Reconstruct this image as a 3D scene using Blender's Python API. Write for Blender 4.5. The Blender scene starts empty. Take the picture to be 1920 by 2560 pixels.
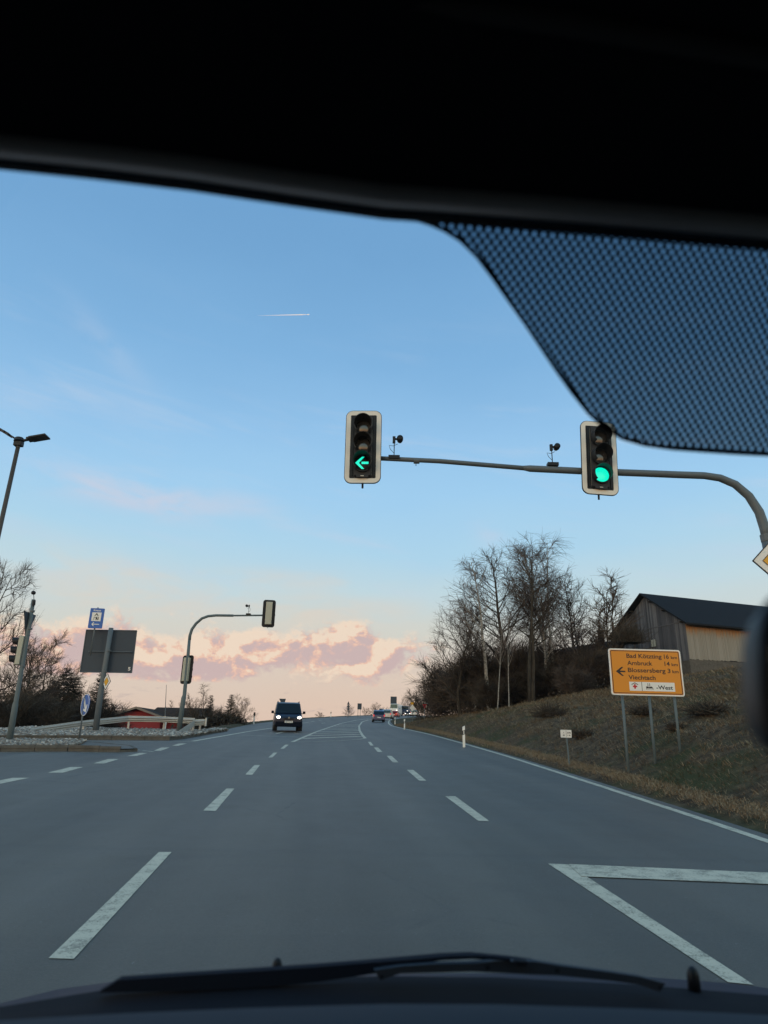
import bpy, math, random
import numpy as np
from mathutils import Vector, Matrix
rnd = random.Random(7)
nrs = np.random.RandomState(11)
sc = bpy.context.scene
col = sc.collection
PI = math.pi
# ------------------------------------------------------------------ camera
F = 1700.0                     # focal length in photo pixels (photo 1920 x 2560)
CX, CY = 960.0, 1280.0
def nz(v): return v / np.linalg.norm(v)
Zc = nz(np.array([103.0, 4977.0, -F])); Fc = np.array([0, 0, -1.0])
Yc = nz(Fc - (Fc @ Zc) * Zc); Xc = np.cross(Yc, Zc)
RC = np.array([Xc, Yc, Zc])    # camera -> world
GR = 0.0435                    # the road climbs by 4.35 %
EYE = np.array([0, 0, 1.401])
cam = bpy.data.cameras.new('camera'); camo = bpy.data.objects.new('camera', cam); col.objects.link(camo)
cam.sensor_fit = 'VERTICAL'; cam.sensor_height = 36.0; cam.lens = F / 2560 * 36.0
cam.clip_start = 0.02; cam.clip_end = 20000
cam.dof.use_dof = True; cam.dof.focus_distance = 28.0; cam.dof.aperture_fstop = 5.0
M = Matrix([list(r) for r in RC]).to_4x4(); M.translation = Vector(EYE); camo.matrix_world = M
sc.camera = camo

SUN_AZ = math.radians(212)     # compass-like, clockwise from +Y: behind the camera, a little left
SUN_EL = math.radians(5)
# ------------------------------------------------------------------ world
world = bpy.data.worlds.new('World'); sc.world = world; world.use_nodes = True
nt = world.node_tree; nt.nodes.clear(); NT = nt
def nd(t, **k):
    n = NT.nodes.new(t)
    for a, b in k.items(): setattr(n, a, b)
    return n
def sock(s, v):
    if hasattr(v, 'is_output') or isinstance(v, bpy.types.NodeSocket): NT.links.new(v, s)
    else: s.default_value = v
def mth(op, a, b=0.0, c=0.0, clamp=False):
    n = nd('ShaderNodeMath', operation=op, use_clamp=clamp)
    sock(n.inputs[0], a); sock(n.inputs[1], b)
    if op in ('MULTIPLY_ADD', 'SMOOTH_MIN', 'COMPARE'): sock(n.inputs[2], c)
    return n.outputs[0]
def smooth(x, lo, hi, a=0.0, b=1.0):
    n = nd('ShaderNodeMapRange', interpolation_type='SMOOTHSTEP')
    sock(n.inputs[0], x); n.inputs[1].default_value = lo; n.inputs[2].default_value = hi
    n.inputs[3].default_value = a; n.inputs[4].default_value = b
    return n.outputs[0]
def cxyz(x, y, z=0.0):
    n = nd('ShaderNodeCombineXYZ'); sock(n.inputs[0], x); sock(n.inputs[1], y); sock(n.inputs[2], z); return n.outputs[0]
def noise(vec, scale, detail=5, rough=0.55, dist=0.0):
    n = nd('ShaderNodeTexNoise'); sock(n.inputs['Vector'], vec); n.inputs['Scale'].default_value = scale
    n.inputs['Detail'].default_value = detail; n.inputs['Roughness'].default_value = rough
    n.inputs['Distortion'].default_value = dist
    return n.outputs['Fac']
def ramp(fac, stops):
    n = nd('ShaderNodeValToRGB'); el = n.color_ramp.elements
    while len(el) < len(stops): el.new(0.5)
    for e, (p, c) in zip(el, stops): e.position = p; e.color = (c[0], c[1], c[2], 1)
    sock(n.inputs[0], fac); return n.outputs[0]
def mix(f, a, b, mode='MIX'):
    n = nd('ShaderNodeMix', data_type='RGBA', blend_type=mode); n.clamp_factor = True
    sock(n.inputs[0], f)
    for s, v in ((n.inputs[6], a), (n.inputs[7], b)):
        if isinstance(v, tuple): v = (v[0], v[1], v[2], 1)
        sock(s, v)
    return n.outputs[2]
def lin(r, g, b): return tuple(((c / 255 + .055) / 1.055) ** 2.4 if c > 10 else c / 255 / 12.92 for c in (r, g, b))
tc = nd('ShaderNodeTexCoord'); sx = nd('ShaderNodeSeparateXYZ'); NT.links.new(tc.outputs['Generated'], sx.inputs[0])
el = mth('MULTIPLY', mth('ARCSINE', sx.outputs[2]), 57.29578)
az = mth('MULTIPLY', mth('ARCTAN2', sx.outputs[0], sx.outputs[1]), 57.29578)
ew = mth('ADD', el, mth('MULTIPLY', mth('SUBTRACT', noise(cxyz(mth('MULTIPLY', az, .04), mth('MULTIPLY', el, .1)), 1.0, 3), .5), 5.0))
efac = mth('DIVIDE', mth('MAXIMUM', ew, 0.0), 60.0)
S = [(0, (236, 203, 184)), (2.5, (234, 206, 187)), (6, (231, 213, 198)), (9, (222, 221, 212)), (12, (204, 226, 234)), (15.5, (184, 222, 245)),
     (20, (170, 215, 249)), (25, (157, 204, 244)), (31, (136, 187, 232)), (40, (121, 172, 219)), (55, (104, 156, 207)), (60, (96, 146, 202))]
base = ramp(efac, [(p / 60, lin(*c)) for p, c in S])
# wisps of cirrus
wv = cxyz(mth('MULTIPLY', mth('ADD', az, mth('MULTIPLY', el, 1.2)), .035), mth('MULTIPLY', mth('SUBTRACT', el, mth('MULTIPLY', az, -.12)), .22))
w1 = smooth(noise(wv, 1.6, 7, .6, .35), .50, .78)
w1 = mth('MULTIPLY', w1, smooth(el, 7, 13)); w1 = mth('MULTIPLY', w1, smooth(el, 38, 20))
sky = mix(mth('MULTIPLY', w1, .55), base, lin(206, 220, 240))
def spot(a0, e0, ra, re, amp=1.0, tilt=0.0):
    da = mth('SUBTRACT', az, a0); de = mth('SUBTRACT', el, e0)
    de = mth('SUBTRACT', de, mth('MULTIPLY', da, tilt))
    r = mth('ADD', mth('POWER', mth('DIVIDE', mth('ABSOLUTE', da), ra), 2.0), mth('POWER', mth('DIVIDE', mth('ABSOLUTE', de), re), 2.0))
    return mth('MULTIPLY', mth('EXPONENT', mth('MULTIPLY', r, -1.0)), amp)
def ae(px, py):
    d = RC @ nz(np.array([px - CX, CY - py, -F])); return math.degrees(math.atan2(d[0], d[1])), math.degrees(math.asin(d[2]))
nfine = noise(cxyz(mth('MULTIPLY', az, .10), mth('MULTIPLY', el, .32)), 1.3, 7, .62, .4)
for (px, py, ra, re, amp, tl) in ((330, 1237, 7.0, 1.3, 1.2, -.08), (430, 1250, 3.0, .9, .6, -.05), (610, 1262, 4.0, .9, .5, -.05), (1225, 1340, 1.5, 1.3, .45, -.4), (270, 870, 4, 1.2, .22, -.6),
                              (330, 1430, 7, 1.0, .4, -.12), (740, 1450, 9, .8, .35, 0), (30, 1000, 4, .8, .25, 0.1), (300, 1490, 8, 1.6, .5, -.1), (780, 1530, 9, 1.3, .55, 0)):
    a0, e0 = ae(px, py)
    m_ = mth('MULTIPLY', spot(a0, e0, ra, re, amp, tl), smooth(nfine, .33, .62))
    sky = mix(m_, sky, lin(206, 218, 238) if py < 1400 else lin(238, 218, 200))
# cumulus band low over the horizon, lit pink by the low sun
cv = cxyz(mth('MULTIPLY', az, .22), mth('MULTIPLY', el, .30), 3.7)
cn = noise(cv, 1.35, 8, .60, .25)
cv2 = cxyz(mth('MULTIPLY', mth('SUBTRACT', az, .55), .22), mth('MULTIPLY', mth('ADD', el, .75), .30), 3.7)
cn2 = noise(cv2, 1.35, 8, .60, .25)
band = mth('ADD', spot(-17, 7.1, 400, 2.3, .20), 0.0)
for (px, py, ra, re, amp) in ((875, 1588, 1.4, 1.2, .50), (620, 1605, 1.6, .9, .26), (300, 1620, 2.4, 1.9, .24), (500, 1640, 3.6, 1.7, .22), (760, 1632, 4.2, 1.5, .26), (120, 1640, 3.0, 1.8, .2), (960, 1640, 3.2, 1.4, .28), (930, 1675, 2.2, 1.2, .2), (210, 1660, 3.0, 1.4, .2), (420, 1700, 3.0, .8, .14), (560, 1668, 3.5, 1.2, .18)):
    a0, e0 = ae(px, py); band = mth('ADD', band, spot(a0, e0, ra, re, amp))
a0, e0 = ae(1200, 1600); band = mth('SUBTRACT', band, spot(a0 + 9, e0, 10, 6, .55))
cn3 = noise(cxyz(mth('MULTIPLY', az, .22), mth('MULTIPLY', el, .30), 5.1), 5.0, 6, .62, .3)
dens = mth('ADD', mth('ADD', mth('MULTIPLY', mth('SUBTRACT', cn, .5), .85), mth('MULTIPLY', mth('SUBTRACT', cn3, .5), .5)), band)
dens = mth('SUBTRACT', dens, mth('ADD', smooth(el, 9.6, 12.0), smooth(el, 4.6, 3.0)))
cmask = smooth(dens, .10, .34)
shade = smooth(mth('ADD', mth('SUBTRACT', cn, cn2), mth('ADD', mth('MULTIPLY', mth('SUBTRACT', el, 6.9), .022), mth('MULTIPLY', mth('SUBTRACT', cn3, .5), .30))), -.085, .075)
ccol = ramp(shade, [(0, lin(212, 184, 184)), (.34, lin(231, 190, 180)), (.62, lin(249, 200, 178)), (.82, lin(253, 210, 184)), (1, lin(255, 228, 204))])
sky = mix(mth('MULTIPLY', cmask, .86), sky, ccol)
# small grey cloudlets just above the horizon
g1 = mth('MULTIPLY', smooth(noise(cxyz(mth('MULTIPLY', az, .2), mth('MULTIPLY', el, .6), 9.0), 1.5, 6, .6), .56, .68), smooth(el, 1.5, 2.6))
g1 = mth('MULTIPLY', g1, smooth(el, 5.0, 3.6))
sky = mix(mth('MULTIPLY', g1, .5), sky, lin(188, 172, 172))
# the afterglow side of the sky, where the sun is: a physical sky
ns = nd('ShaderNodeTexSky', sky_type='NISHITA'); ns.sun_disc = False; ns.sun_elevation = SUN_EL; ns.sun_rotation = SUN_AZ
ns.air_density = 1.4; ns.dust_density = 2.5; ns.ozone_density = 1.0
front = smooth(sx.outputs[1], -.25, .45)
nsc = mix(1.0, ns.outputs[0], (1.0, 1.0, 1.0), 'MULTIPLY')
skyS = mix(1.0, sky, (10.0, 10.0, 10.0), 'MULTIPLY')
bright = mix(1.0, skyS, (2.25, 1.75, 1.25), 'MULTIPLY')
back = nd('ShaderNodeMix', data_type='RGBA', blend_type='ADD'); back.inputs[0].default_value = .35
NT.links.new(bright, back.inputs[6]); NT.links.new(nsc, back.inputs[7])
fin = mix(front, back.outputs[2], skyS)
bg = nd('ShaderNodeBackground'); NT.links.new(fin, bg.inputs[0]); bg.inputs[1].default_value = 0.1
wo = nd('ShaderNodeOutputWorld'); NT.links.new(bg.outputs[0], wo.inputs[0])
sun = bpy.data.lights.new('sun', 'SUN'); suno = bpy.data.objects.new('sun', sun); col.objects.link(suno)
sun.energy = 0.4; sun.angle = math.radians(14); sun.color = (1.0, .80, .58)
sd = Vector((math.sin(SUN_AZ) * math.cos(SUN_EL), math.cos(SUN_AZ) * math.cos(SUN_EL), math.sin(SUN_EL)))
suno.rotation_euler = (-sd).to_track_quat('-Z', 'Y').to_euler()
vs = sc.view_settings; vs.view_transform = 'Standard'; vs.look = 'None'; vs.exposure = 0.0; vs.gamma = 1.0; vs.use_curve_mapping = False
sc.cycles.max_bounces = 4; sc.cycles.diffuse_bounces = 2; sc.cycles.glossy_bounces = 2; sc.cycles.transparent_max_bounces = 8; sc.cycles.caustics_reflective = False; sc.cycles.caustics_refractive = False

# ------------------------------------------------------------------ pixel helpers (photo pixel -> direction -> real place)
def ray(px, py): return RC @ nz(np.array([px - CX, CY - py, -F]))
NP = nz(np.array([0, -GR, 1.0]))
def P(px, py):                                   # on the road plane
    d = ray(px, py); t = -(NP @ EYE) / (NP @ d); return EYE + t * d
def AY(px, py, y):                               # at a given distance ahead
    d = ray(px, py); return EYE + d * (y / d[1])
def HV(px, py, p0, dr):                          # on the vertical plane through p0 along dr
    d = ray(px, py); n = np.array([dr[1], -dr[0], 0.0]); t = (n @ (np.array(p0) - EYE)) / (n @ d); return EYE + t * d
def zp(y): return GR * y
XR = np.array([(-60, 4.9), (9, 4.95), (11, 4.95), (15.4, 4.9), (25, 4.72), (35, 4.3), (48, 3.62), (52.4, 3.3), (64.9, 2.2), (74.5, 1.55), (101.8, 1.55), (123.6, 1.95), (131, 2.4), (161, 4.5), (192, 8.0), (292, 19), (340, 26)])
XL = np.array([(31.6, -9.3), (46.7, -10.4), (67.8, -12.3), (77.5, -12.6), (90, -12.9), (118, -12.8), (172, -10.0), (284, -1.6), (328, 5.5), (340, 8)])
def xR(y): return np.interp(y, XR[:, 0], XR[:, 1])
def xL(y): return np.interp(y, XL[:, 0], XL[:, 1])
PS = np.array([(0, -.03), (.22, -.02), (.42, .08), (.75, .09), (1.05, .10), (1.3, .19), (1.9, .45), (2.7, .85), (4, 1.3), (6, 1.75), (10, 2.65), (17, 4.0), (24, 5.2), (32, 5.9), (60, 6.8), (200, 7.2)])
TY = np.array([(-60, 1), (52, 1), (75, .62), (95, .12), (120, .03), (500, 0)])
def bump(x, y, k=1.0):
    return k * (.5 * np.sin(x * 1.3 + 1.7 * np.sin(y * .41)) * np.sin(y * .9 + .7 * np.sin(x * .8)) + .3 * np.sin(x * 2.9 + y * 1.1) * np.sin(y * 2.3 - x * .7) + .2 * np.sin(4.7 * x + 2.2 * y) * np.sin(5.1 * y - 1.3 * x))
def bank_z(x, y):
    s = x - xR(y)
    h = np.interp(s, PS[:, 0], PS[:, 1]) * np.interp(y, TY[:, 0], TY[:, 1])
    return zp(y) + h + (bump(x, y, .15) + bump(x * 2.3 + 5, y * 2.1, .07)) * np.clip((s - .6) / 3, 0, 1)
def on_bank(px, py, y0=8.0, y1=110.0):
    d = ray(px, py)
    for y in np.arange(y0, y1, .25):
        p = EYE + d * (y / d[1])
        if p[2] <= bank_z(p[0], p[1]): return p
    return EYE + d * (y1 / d[1])

# ------------------------------------------------------------------ object helpers
def tag(o, label=None, cat=None, group=None, kind=None):
    if label: o['label'] = label
    if cat: o['category'] = cat
    if group: o['group'] = group
    if kind: o['kind'] = kind
    return o
def empty(name, loc=(0, 0, 0), rz=0.0, label=None, cat=None, group=None, kind=None):
    o = bpy.data.objects.new(name, None); col.objects.link(o); o.empty_display_size = .2
    o.location = Vector([float(c) for c in loc]); o.rotation_euler = (0, 0, rz)
    return tag(o, label, cat, group, kind)
class MB:
    def __init__(s): s.v = []; s.f = []; s.m = []
    def add(s, vs, fs, mi=0):
        b = len(s.v); s.v += [tuple(map(float, v)) for v in vs]; s.f += [tuple(b + i for i in f) for f in fs]; s.m += [mi] * len(fs); return s
    def box(s, c, sz, mi=0, rz=0.0, tp=(1, 1)):
        hx, hy, hz = sz[0] / 2, sz[1] / 2, sz[2] / 2
        vs = []
        for dz, k in ((-hz, (1, 1)), (hz, tp)):
            for dx, dy in ((-hx, -hy), (hx, -hy), (hx, hy), (-hx, hy)):
                x, y = dx * k[0], dy * k[1]
                vs.append((c[0] + x * math.cos(rz) - y * math.sin(rz), c[1] + x * math.sin(rz) + y * math.cos(rz), c[2] + dz))
        return s.add(vs, [(3, 2, 1, 0), (4, 5, 6, 7), (0, 1, 5, 4), (1, 2, 6, 5), (2, 3, 7, 6), (3, 0, 4, 7)], mi)
    def tube(s, pts, rad, n=8, mi=0, cap=True):
        pts = [np.array(p, float) for p in pts]
        if not hasattr(rad, '__len__'): rad = [rad] * len(pts)
        b = len(s.v); ref = None
        for i, p in enumerate(pts):
            t = nz((pts[min(i + 1, len(pts) - 1)] - pts[max(i - 1, 0)]) + 1e-12)
            if ref is None: ref = np.array([0, 0, 1.0]) if abs(t[2]) < .9 else np.array([1.0, 0, 0])
            u = nz(np.cross(t, ref)); w = np.cross(t, u); ref = np.cross(u, t)
            for k in range(n):
                a = 2 * PI * k / n; q = p + rad[i] * (math.cos(a) * u + math.sin(a) * w); s.v.append((float(q[0]), float(q[1]), float(q[2])))
        nf = 0
        for i in range(len(pts) - 1):
            for k in range(n):
                s.f.append((b + i * n + k, b + i * n + (k + 1) % n, b + (i + 1) * n + (k + 1) % n, b + (i + 1) * n + k)); nf += 1
        if cap:
            s.f.append(tuple(b + k for k in reversed(range(n)))); s.f.append(tuple(b + (len(pts) - 1) * n + k for k in range(n))); nf += 2
        s.m += [mi] * nf; return s
    def prism(s, pl, y0, y1, mi=0):              # outline in x,z pushed along y
        n = len(pl)
        vs = [(a, y0, b) for a, b in pl] + [(a, y1, b) for a, b in pl]
        fs = [tuple(range(n)), tuple(reversed(range(n, 2 * n)))] + [((i + 1) % n, i, n + i, n + (i + 1) % n) for i in range(n)]
        return s.add(vs, fs, mi)
    def ring(s, po, pi_, y0, y1, mi=0):          # frame between two outlines of equal count
        n = len(po)
        vs = [(a, y0, b) for a, b in po] + [(a, y0, b) for a, b in pi_] + [(a, y1, b) for a, b in po] + [(a, y1, b) for a, b in pi_]
        fs = []
        for i in range(n):
            j = (i + 1) % n
            fs += [(i, j, n + j, n + i), (2 * n + j, 2 * n + i, 3 * n + i, 3 * n + j), (j, i, 2 * n + i, 2 * n + j), (n + i, n + j, 3 * n + j, 3 * n + i)]
        return s.add(vs, fs, mi)
    def loft(s, rings, mi=0, closed=True, caps=True):
        n = len(rings[0]); b = len(s.v)
        for r in rings: s.v += [tuple(map(float, q)) for q in r]
        nf = 0
        for i in range(len(rings) - 1):
            for k in range(n if closed else n - 1):
                s.f.append((b + i * n + k, b + i * n + (k + 1) % n, b + (i + 1) * n + (k + 1) % n, b + (i + 1) * n + k)); nf += 1
        if caps and closed:
            s.f.append(tuple(b + k for k in reversed(range(n)))); s.f.append(tuple(b + (len(rings) - 1) * n + k for k in range(n))); nf += 2
        s.m += [mi] * nf; return s
    def build(s, name, mat, parent=None, smooth=False, label=None, cat=None, group=None, kind=None, bevel=0):
        me = bpy.data.meshes.new(name); me.from_pydata(s.v, [], s.f)
        for m_ in (mat if isinstance(mat, (list, tuple)) else [mat]): me.materials.append(m_)
        if isinstance(mat, (list, tuple)): me.polygons.foreach_set('material_index', s.m)
        if smooth: me.polygons.foreach_set('use_smooth', [True] * len(me.polygons))
        me.update()
        o = bpy.data.objects.new(name, me); col.objects.link(o)
        if parent: o.parent = parent
        if bevel:
            md = o.modifiers.new('bevel', 'BEVEL'); md.width = bevel; md.segments = 2; md.limit_method = 'ANGLE'
        return tag(o, label, cat, group, kind)
def np_mesh(name, v, f, mat, parent=None, smooth=False, **k):
    me = bpy.data.meshes.new(name); v = np.asarray(v, np.float32); f = np.asarray(f, np.int32); n = f.shape[1]
    me.vertices.add(len(v)); me.vertices.foreach_set('co', v.ravel())
    me.loops.add(f.size); me.loops.foreach_set('vertex_index', f.ravel())
    me.polygons.add(len(f)); me.polygons.foreach_set('loop_start', np.arange(0, f.size, n, dtype=np.int32)); me.polygons.foreach_set('loop_total', np.full(len(f), n, np.int32))
    if smooth: me.polygons.foreach_set('use_smooth', np.ones(len(f), bool))
    me.materials.append(mat); me.update(calc_edges=True); me.validate()
    o = bpy.data.objects.new(name, me); col.objects.link(o)
    if parent: o.parent = parent
    return tag(o, **k)
def grid_mesh(name, X, Y, Zf, mat, **k):
    ny, nx = X.shape
    v = np.stack([X.ravel(), Y.ravel(), Zf.ravel()], 1)
    i = np.arange(ny - 1)[:, None] * nx + np.arange(nx - 1)[None]
    f = np.stack([i, i + 1, i + nx + 1, i + nx], -1).reshape(-1, 4)
    return np_mesh(name, v, f, mat, smooth=True, **k)
def rrect(w, h, r, n=6, cx=0.0, cz=0.0):
    pts = []
    for (sx_, sz_, a0) in ((1, 1, 0), (-1, 1, 90), (-1, -1, 180), (1, -1, 270)):
        for i in range(n + 1):
            a = math.radians(a0 + 90 * i / n); pts.append((cx + sx_ * (w / 2 - r) + r * math.cos(a), cz + sz_ * (h / 2 - r) + r * math.sin(a)))
    return pts
def copy_tree(o, parent=None):
    c = o.copy(); col.objects.link(c); c.parent = parent
    for ch in o.children: copy_tree(ch, c)
    return c
def text(s, h, width, x, z, y, mat, parent, name='lettering', align='L', ext=.0015):
    cu = bpy.data.curves.new('t', 'FONT'); cu.body = s; cu.size = 1; cu.extrude = 0; cu.offset = .022; cu.resolution_u = 4
    ob = bpy.data.objects.new('t', cu); col.objects.link(ob)
    bpy.context.view_layer.update()
    me = bpy.data.meshes.new_from_object(ob.evaluated_get(bpy.context.evaluated_depsgraph_get()))
    bpy.data.objects.remove(ob); bpy.data.curves.remove(cu)
    co = np.array([v.co[:] for v in me.vertices]); x0, x1 = co[:, 0].min(), co[:, 0].max()
    kz = h / .72; kx = width / (x1 - x0) if width else kz * .95
    off = x - (x1 - x0) * kx / 2 if align == 'C' else x
    for v in me.vertices:
        a, b = v.co[0], v.co[1]; v.co = (off + (a - x0) * kx, y, z + b * kz)
    me.materials.append(mat); me.name = name
    o = bpy.data.objects.new(name, me); col.objects.link(o); o.parent = parent; return o

# ------------------------------------------------------------------ materials
def material(name, build):
    global NT
    m = bpy.data.materials.new(name); m.use_nodes = True; old = NT; NT = m.node_tree; NT.nodes.clear()
    out = nd('ShaderNodeOutputMaterial'); s = build(); NT.links.new(s, out.inputs[0]); NT = old; return m
def pbsdf(colr, rough=.6, metal=0.0, spec=.5, bump_=None, bstr=.3, bdist=.02, emis=None, estr=0.0, coat=0.0):
    b = nd('ShaderNodeBsdfPrincipled')
    sock(b.inputs['Base Color'], (colr[0], colr[1], colr[2], 1) if isinstance(colr, tuple) else colr)
    sock(b.inputs['Roughness'], rough); b.inputs['Metallic'].default_value = metal; b.inputs['Specular IOR Level'].default_value = spec
    b.inputs['Coat Weight'].default_value = coat
    if emis: b.inputs['Emission Color'].default_value = (*emis, 1); b.inputs['Emission Strength'].default_value = estr
    if bump_ is not None:
        n = nd('ShaderNodeBump'); n.inputs['Strength'].default_value = bstr; n.inputs['Distance'].default_value = bdist
        NT.links.new(bump_, n.inputs['Height']); NT.links.new(n.outputs[0], b.inputs['Normal'])
    return b.outputs[0]
def ocoord(): return nd('ShaderNodeTexCoord').outputs['Object']
def wpos(): return nd('ShaderNodeNewGeometry').outputs['Position']
def island(): return nd('ShaderNodeNewGeometry').outputs['Random Per Island']
def scalev(v, x, y, z):
    n = nd('ShaderNodeVectorMath', operation='MULTIPLY'); sock(n.inputs[0], v); n.inputs[1].default_value = (x, y, z); return n.outputs[0]
def simple(name, c, rough=.6, metal=0.0, spec=.5, var=.12, sc_=9.0, bstr=.12, coat=0.0):
    def f():
        v = ocoord(); n = noise(v, sc_, 6, .6)
        k = mth('ADD', 1 - var, mth('MULTIPLY', n, 2 * var))
        cc = nd('ShaderNodeVectorMath', operation='SCALE'); cc.inputs[0].default_value = c; sock(cc.inputs['Scale'], k)
        return pbsdf(cc.outputs[0], mth('ADD', rough - .06, mth('MULTIPLY', n, .12)), metal, spec, n, bstr, .004, coat=coat)
    return material(name, f)
def m_asphalt():
    v = wpos()
    big = noise(scalev(v, .35, .12, .3), 1.0, 5, .55); mid = noise(v, 1.7, 5, .6); fine = noise(v, 55, 4, .7); grain = noise(v, 190, 2, .6)
    sp = nd('ShaderNodeSeparateXYZ'); NT.links.new(v, sp.inputs[0])
    u = mth('ADD', sp.outputs[0], mth('MULTIPLY', sp.outputs[1], .085))
    tr = noise(cxyz(mth('MULTIPLY', u, 1.1), mth('MULTIPLY', sp.outputs[1], .03), 0.0), 1.0, 3, .5)      # wheel tracks along the lanes
    k = mth('ADD', mth('MULTIPLY', mth('SUBTRACT', big, .5), .8), mth('MULTIPLY', mth('SUBTRACT', tr, .5), 1.15))
    k = mth('ADD', k, mth('MULTIPLY', mth('SUBTRACT', mid, .5), .4)); k = mth('ADD', k, mth('MULTIPLY', mth('SUBTRACT', fine, .5), .95))
    k = mth('ADD', k, mth('MULTIPLY', mth('SUBTRACT', grain, .5), 1.0)); k = mth('ADD', k, 1.0)
    c = nd('ShaderNodeVectorMath', operation='SCALE'); c.inputs[0].default_value = (.087, .0735, .059); sock(c.inputs['Scale'], k)
    fl = smooth(noise(v, 38, 2, .5), .73, .78)
    cc = mix(mth('MULTIPLY', fl, .7), c.outputs[0], (.30, .30, .29))
    r = mth('ADD', .47, mth('MULTIPLY', mid, .2))
    seam = mth('MULTIPLY', smooth(mth('ABSOLUTE', mth('SUBTRACT', sp.outputs[1], mth('ADD', 7.75, mth('MULTIPLY', mth('SUBTRACT', mid, .5), .25)))), .14, .03), .14)
    cc = mix(seam, cc, (.035, .033, .032))
    ck = nd('ShaderNodeTexVoronoi', feature='DISTANCE_TO_EDGE'); sock(ck.inputs['Vector'], scalev(v, .22, .13, .1)); ck.inputs['Scale'].default_value = 1.0
    wob = mth('ADD', ck.outputs['Distance'], mth('MULTIPLY', mth('SUBTRACT', noise(v, 2.2, 5, .7), .5), .035))
    crack = mth('MULTIPLY', smooth(mth('ABSOLUTE', wob), .0045, .001), smooth(big, .50, .62)); cc = mix(mth('MULTIPLY', crack, .6), cc, (.022, .021, .020))
    stain = mth('MULTIPLY', smooth(noise(scalev(v, .5, .9, 1), 1.0, 6, .7, .6), .56, .70), .28); cc = mix(stain, cc, (.045, .042, .040))
    return pbsdf(cc, r, 0, .42, mth('ADD', fine, grain), .35, .006)
def m_paint():
    v = wpos(); n1 = noise(v, 6, 6, .65); n2 = noise(v, 60, 4, .7)
    wear = smooth(mth('ADD', mth('MULTIPLY', n1, .5), mth('MULTIPLY', n2, .5)), .38, .54)
    c = mix(wear, (.22, .195, .15), (.57, .505, .385))
    return pbsdf(c, .6, 0, .4, n2, .3, .004)
def m_paint_old():
    v = wpos(); n1 = noise(v, 3, 6, .7); n2 = noise(v, 30, 4, .7)
    c = mix(smooth(mth('ADD', mth('MULTIPLY', n1, .5), mth('MULTIPLY', n2, .5)), .42, .60), (.22, .20, .16), (.52, .48, .39))
    return pbsdf(c, .65, 0, .3)
def m_soil():
    v = wpos(); a = noise(v, .35, 6, .6); b = noise(v, 3.5, 7, .65); c3 = noise(v, 25, 4, .7)
    c = ramp(b, [(.3, (.030, .023, .016)), (.5, (.090, .066, .042)), (.7, (.17, .125, .078))])
    c = mix(smooth(a, .46, .64), c, mix(b, (.035, .042, .018), (.070, .075, .032)))
    return pbsdf(c, .95, 0, .1, mth('ADD', b, c3), .8, .08)
def m_field():
    v = wpos(); a = noise(v, .02, 5, .6); b = noise(v, 1.5, 6, .6)
    c = mix(a, (.04, .045, .02), (.075, .06, .035)); c = mix(mth('MULTIPLY', b, .5), c, (.03, .025, .015))
    return pbsdf(c, .95, 0, .1, b, .6, .1)
def m_grass(straw):
    def f():
        v = wpos(); r = island(); a = noise(v, .45, 4, .6); b = noise(v, 2.0, 3, .6)
        t = ramp(r, [(0, (.058, .042, .027)), (.35, (.145, .106, .066)), (.7, (.255, .19, .12)), (1, (.40, .31, .195))])
        if straw: c = mix(.4, t, (.30, .235, .155))
        else:
            g = ramp(r, [(0, (.040, .040, .020)), (.6, (.10, .098, .048)), (1, (.17, .155, .08))])
            gf = smooth(mth('ADD', mth('MULTIPLY', a, .55), mth('MULTIPLY', b, .45)), .49, .58)
            c = mix(mth('MULTIPLY', gf, .8), t, g)
            dk = smooth(noise(v, .9, 4, .65), .50, .62); c = mix(mth('MULTIPLY', dk, .6), c, (.085, .058, .042))
        c = mix(.28, c, (.235, .155, .09))
        return pbsdf(c, .85, 0, .1)
    return f
def m_bark(birch):
    def f():
        v = ocoord(); n = noise(scalev(v, 1, 1, .25) if not birch else scalev(v, 1.5, 1.5, 7), 3.0 if birch else 9, 5, .65)
        if birch: c = ramp(n, [(.38, (.05, .045, .04)), (.50, (.30, .28, .25)), (.7, (.42, .38, .34))])
        else: c = ramp(n, [(.3, (.022, .018, .014)), (.6, (.060, .050, .038)), (.8, (.09, .078, .058))])
        return pbsdf(c, .85, 0, .2, n, .5, .02)
    return f
def m_twig(c0, c1):
    def f():
        r = island(); return pbsdf(mix(r, c0, c1), .8, 0, .15)
    return f
def m_metal(c, rough=.45):
    def f():
        v = ocoord(); n = noise(v, 3, 5, .6); n2 = noise(v, 40, 3, .6)
        k = mth('ADD', .8, mth('MULTIPLY', n, .4)); cc = nd('ShaderNodeVectorMath', operation='SCALE'); cc.inputs[0].default_value = c; sock(cc.inputs['Scale'], k)
        return pbsdf(cc.outputs[0], mth('ADD', rough - .1, mth('MULTIPLY', n2, .25)), .35, .5, n2, .15, .002)
    return f
def m_emit(c, s, base=(.02, .02, .02)): return lambda: pbsdf(base, .3, 0, .5, emis=c, estr=s)
def m_glass_dark():
    p = pbsdf((.010, .016, .020), .06, 0, .5); t = nd('ShaderNodeBsdfTransparent'); t.inputs[0].default_value = (.62, .72, .66, 1)
    mx = nd('ShaderNodeMixShader'); mx.inputs[0].default_value = .55; NT.links.new(p, mx.inputs[1]); NT.links.new(t.outputs[0], mx.inputs[2]); return mx.outputs[0]
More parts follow.
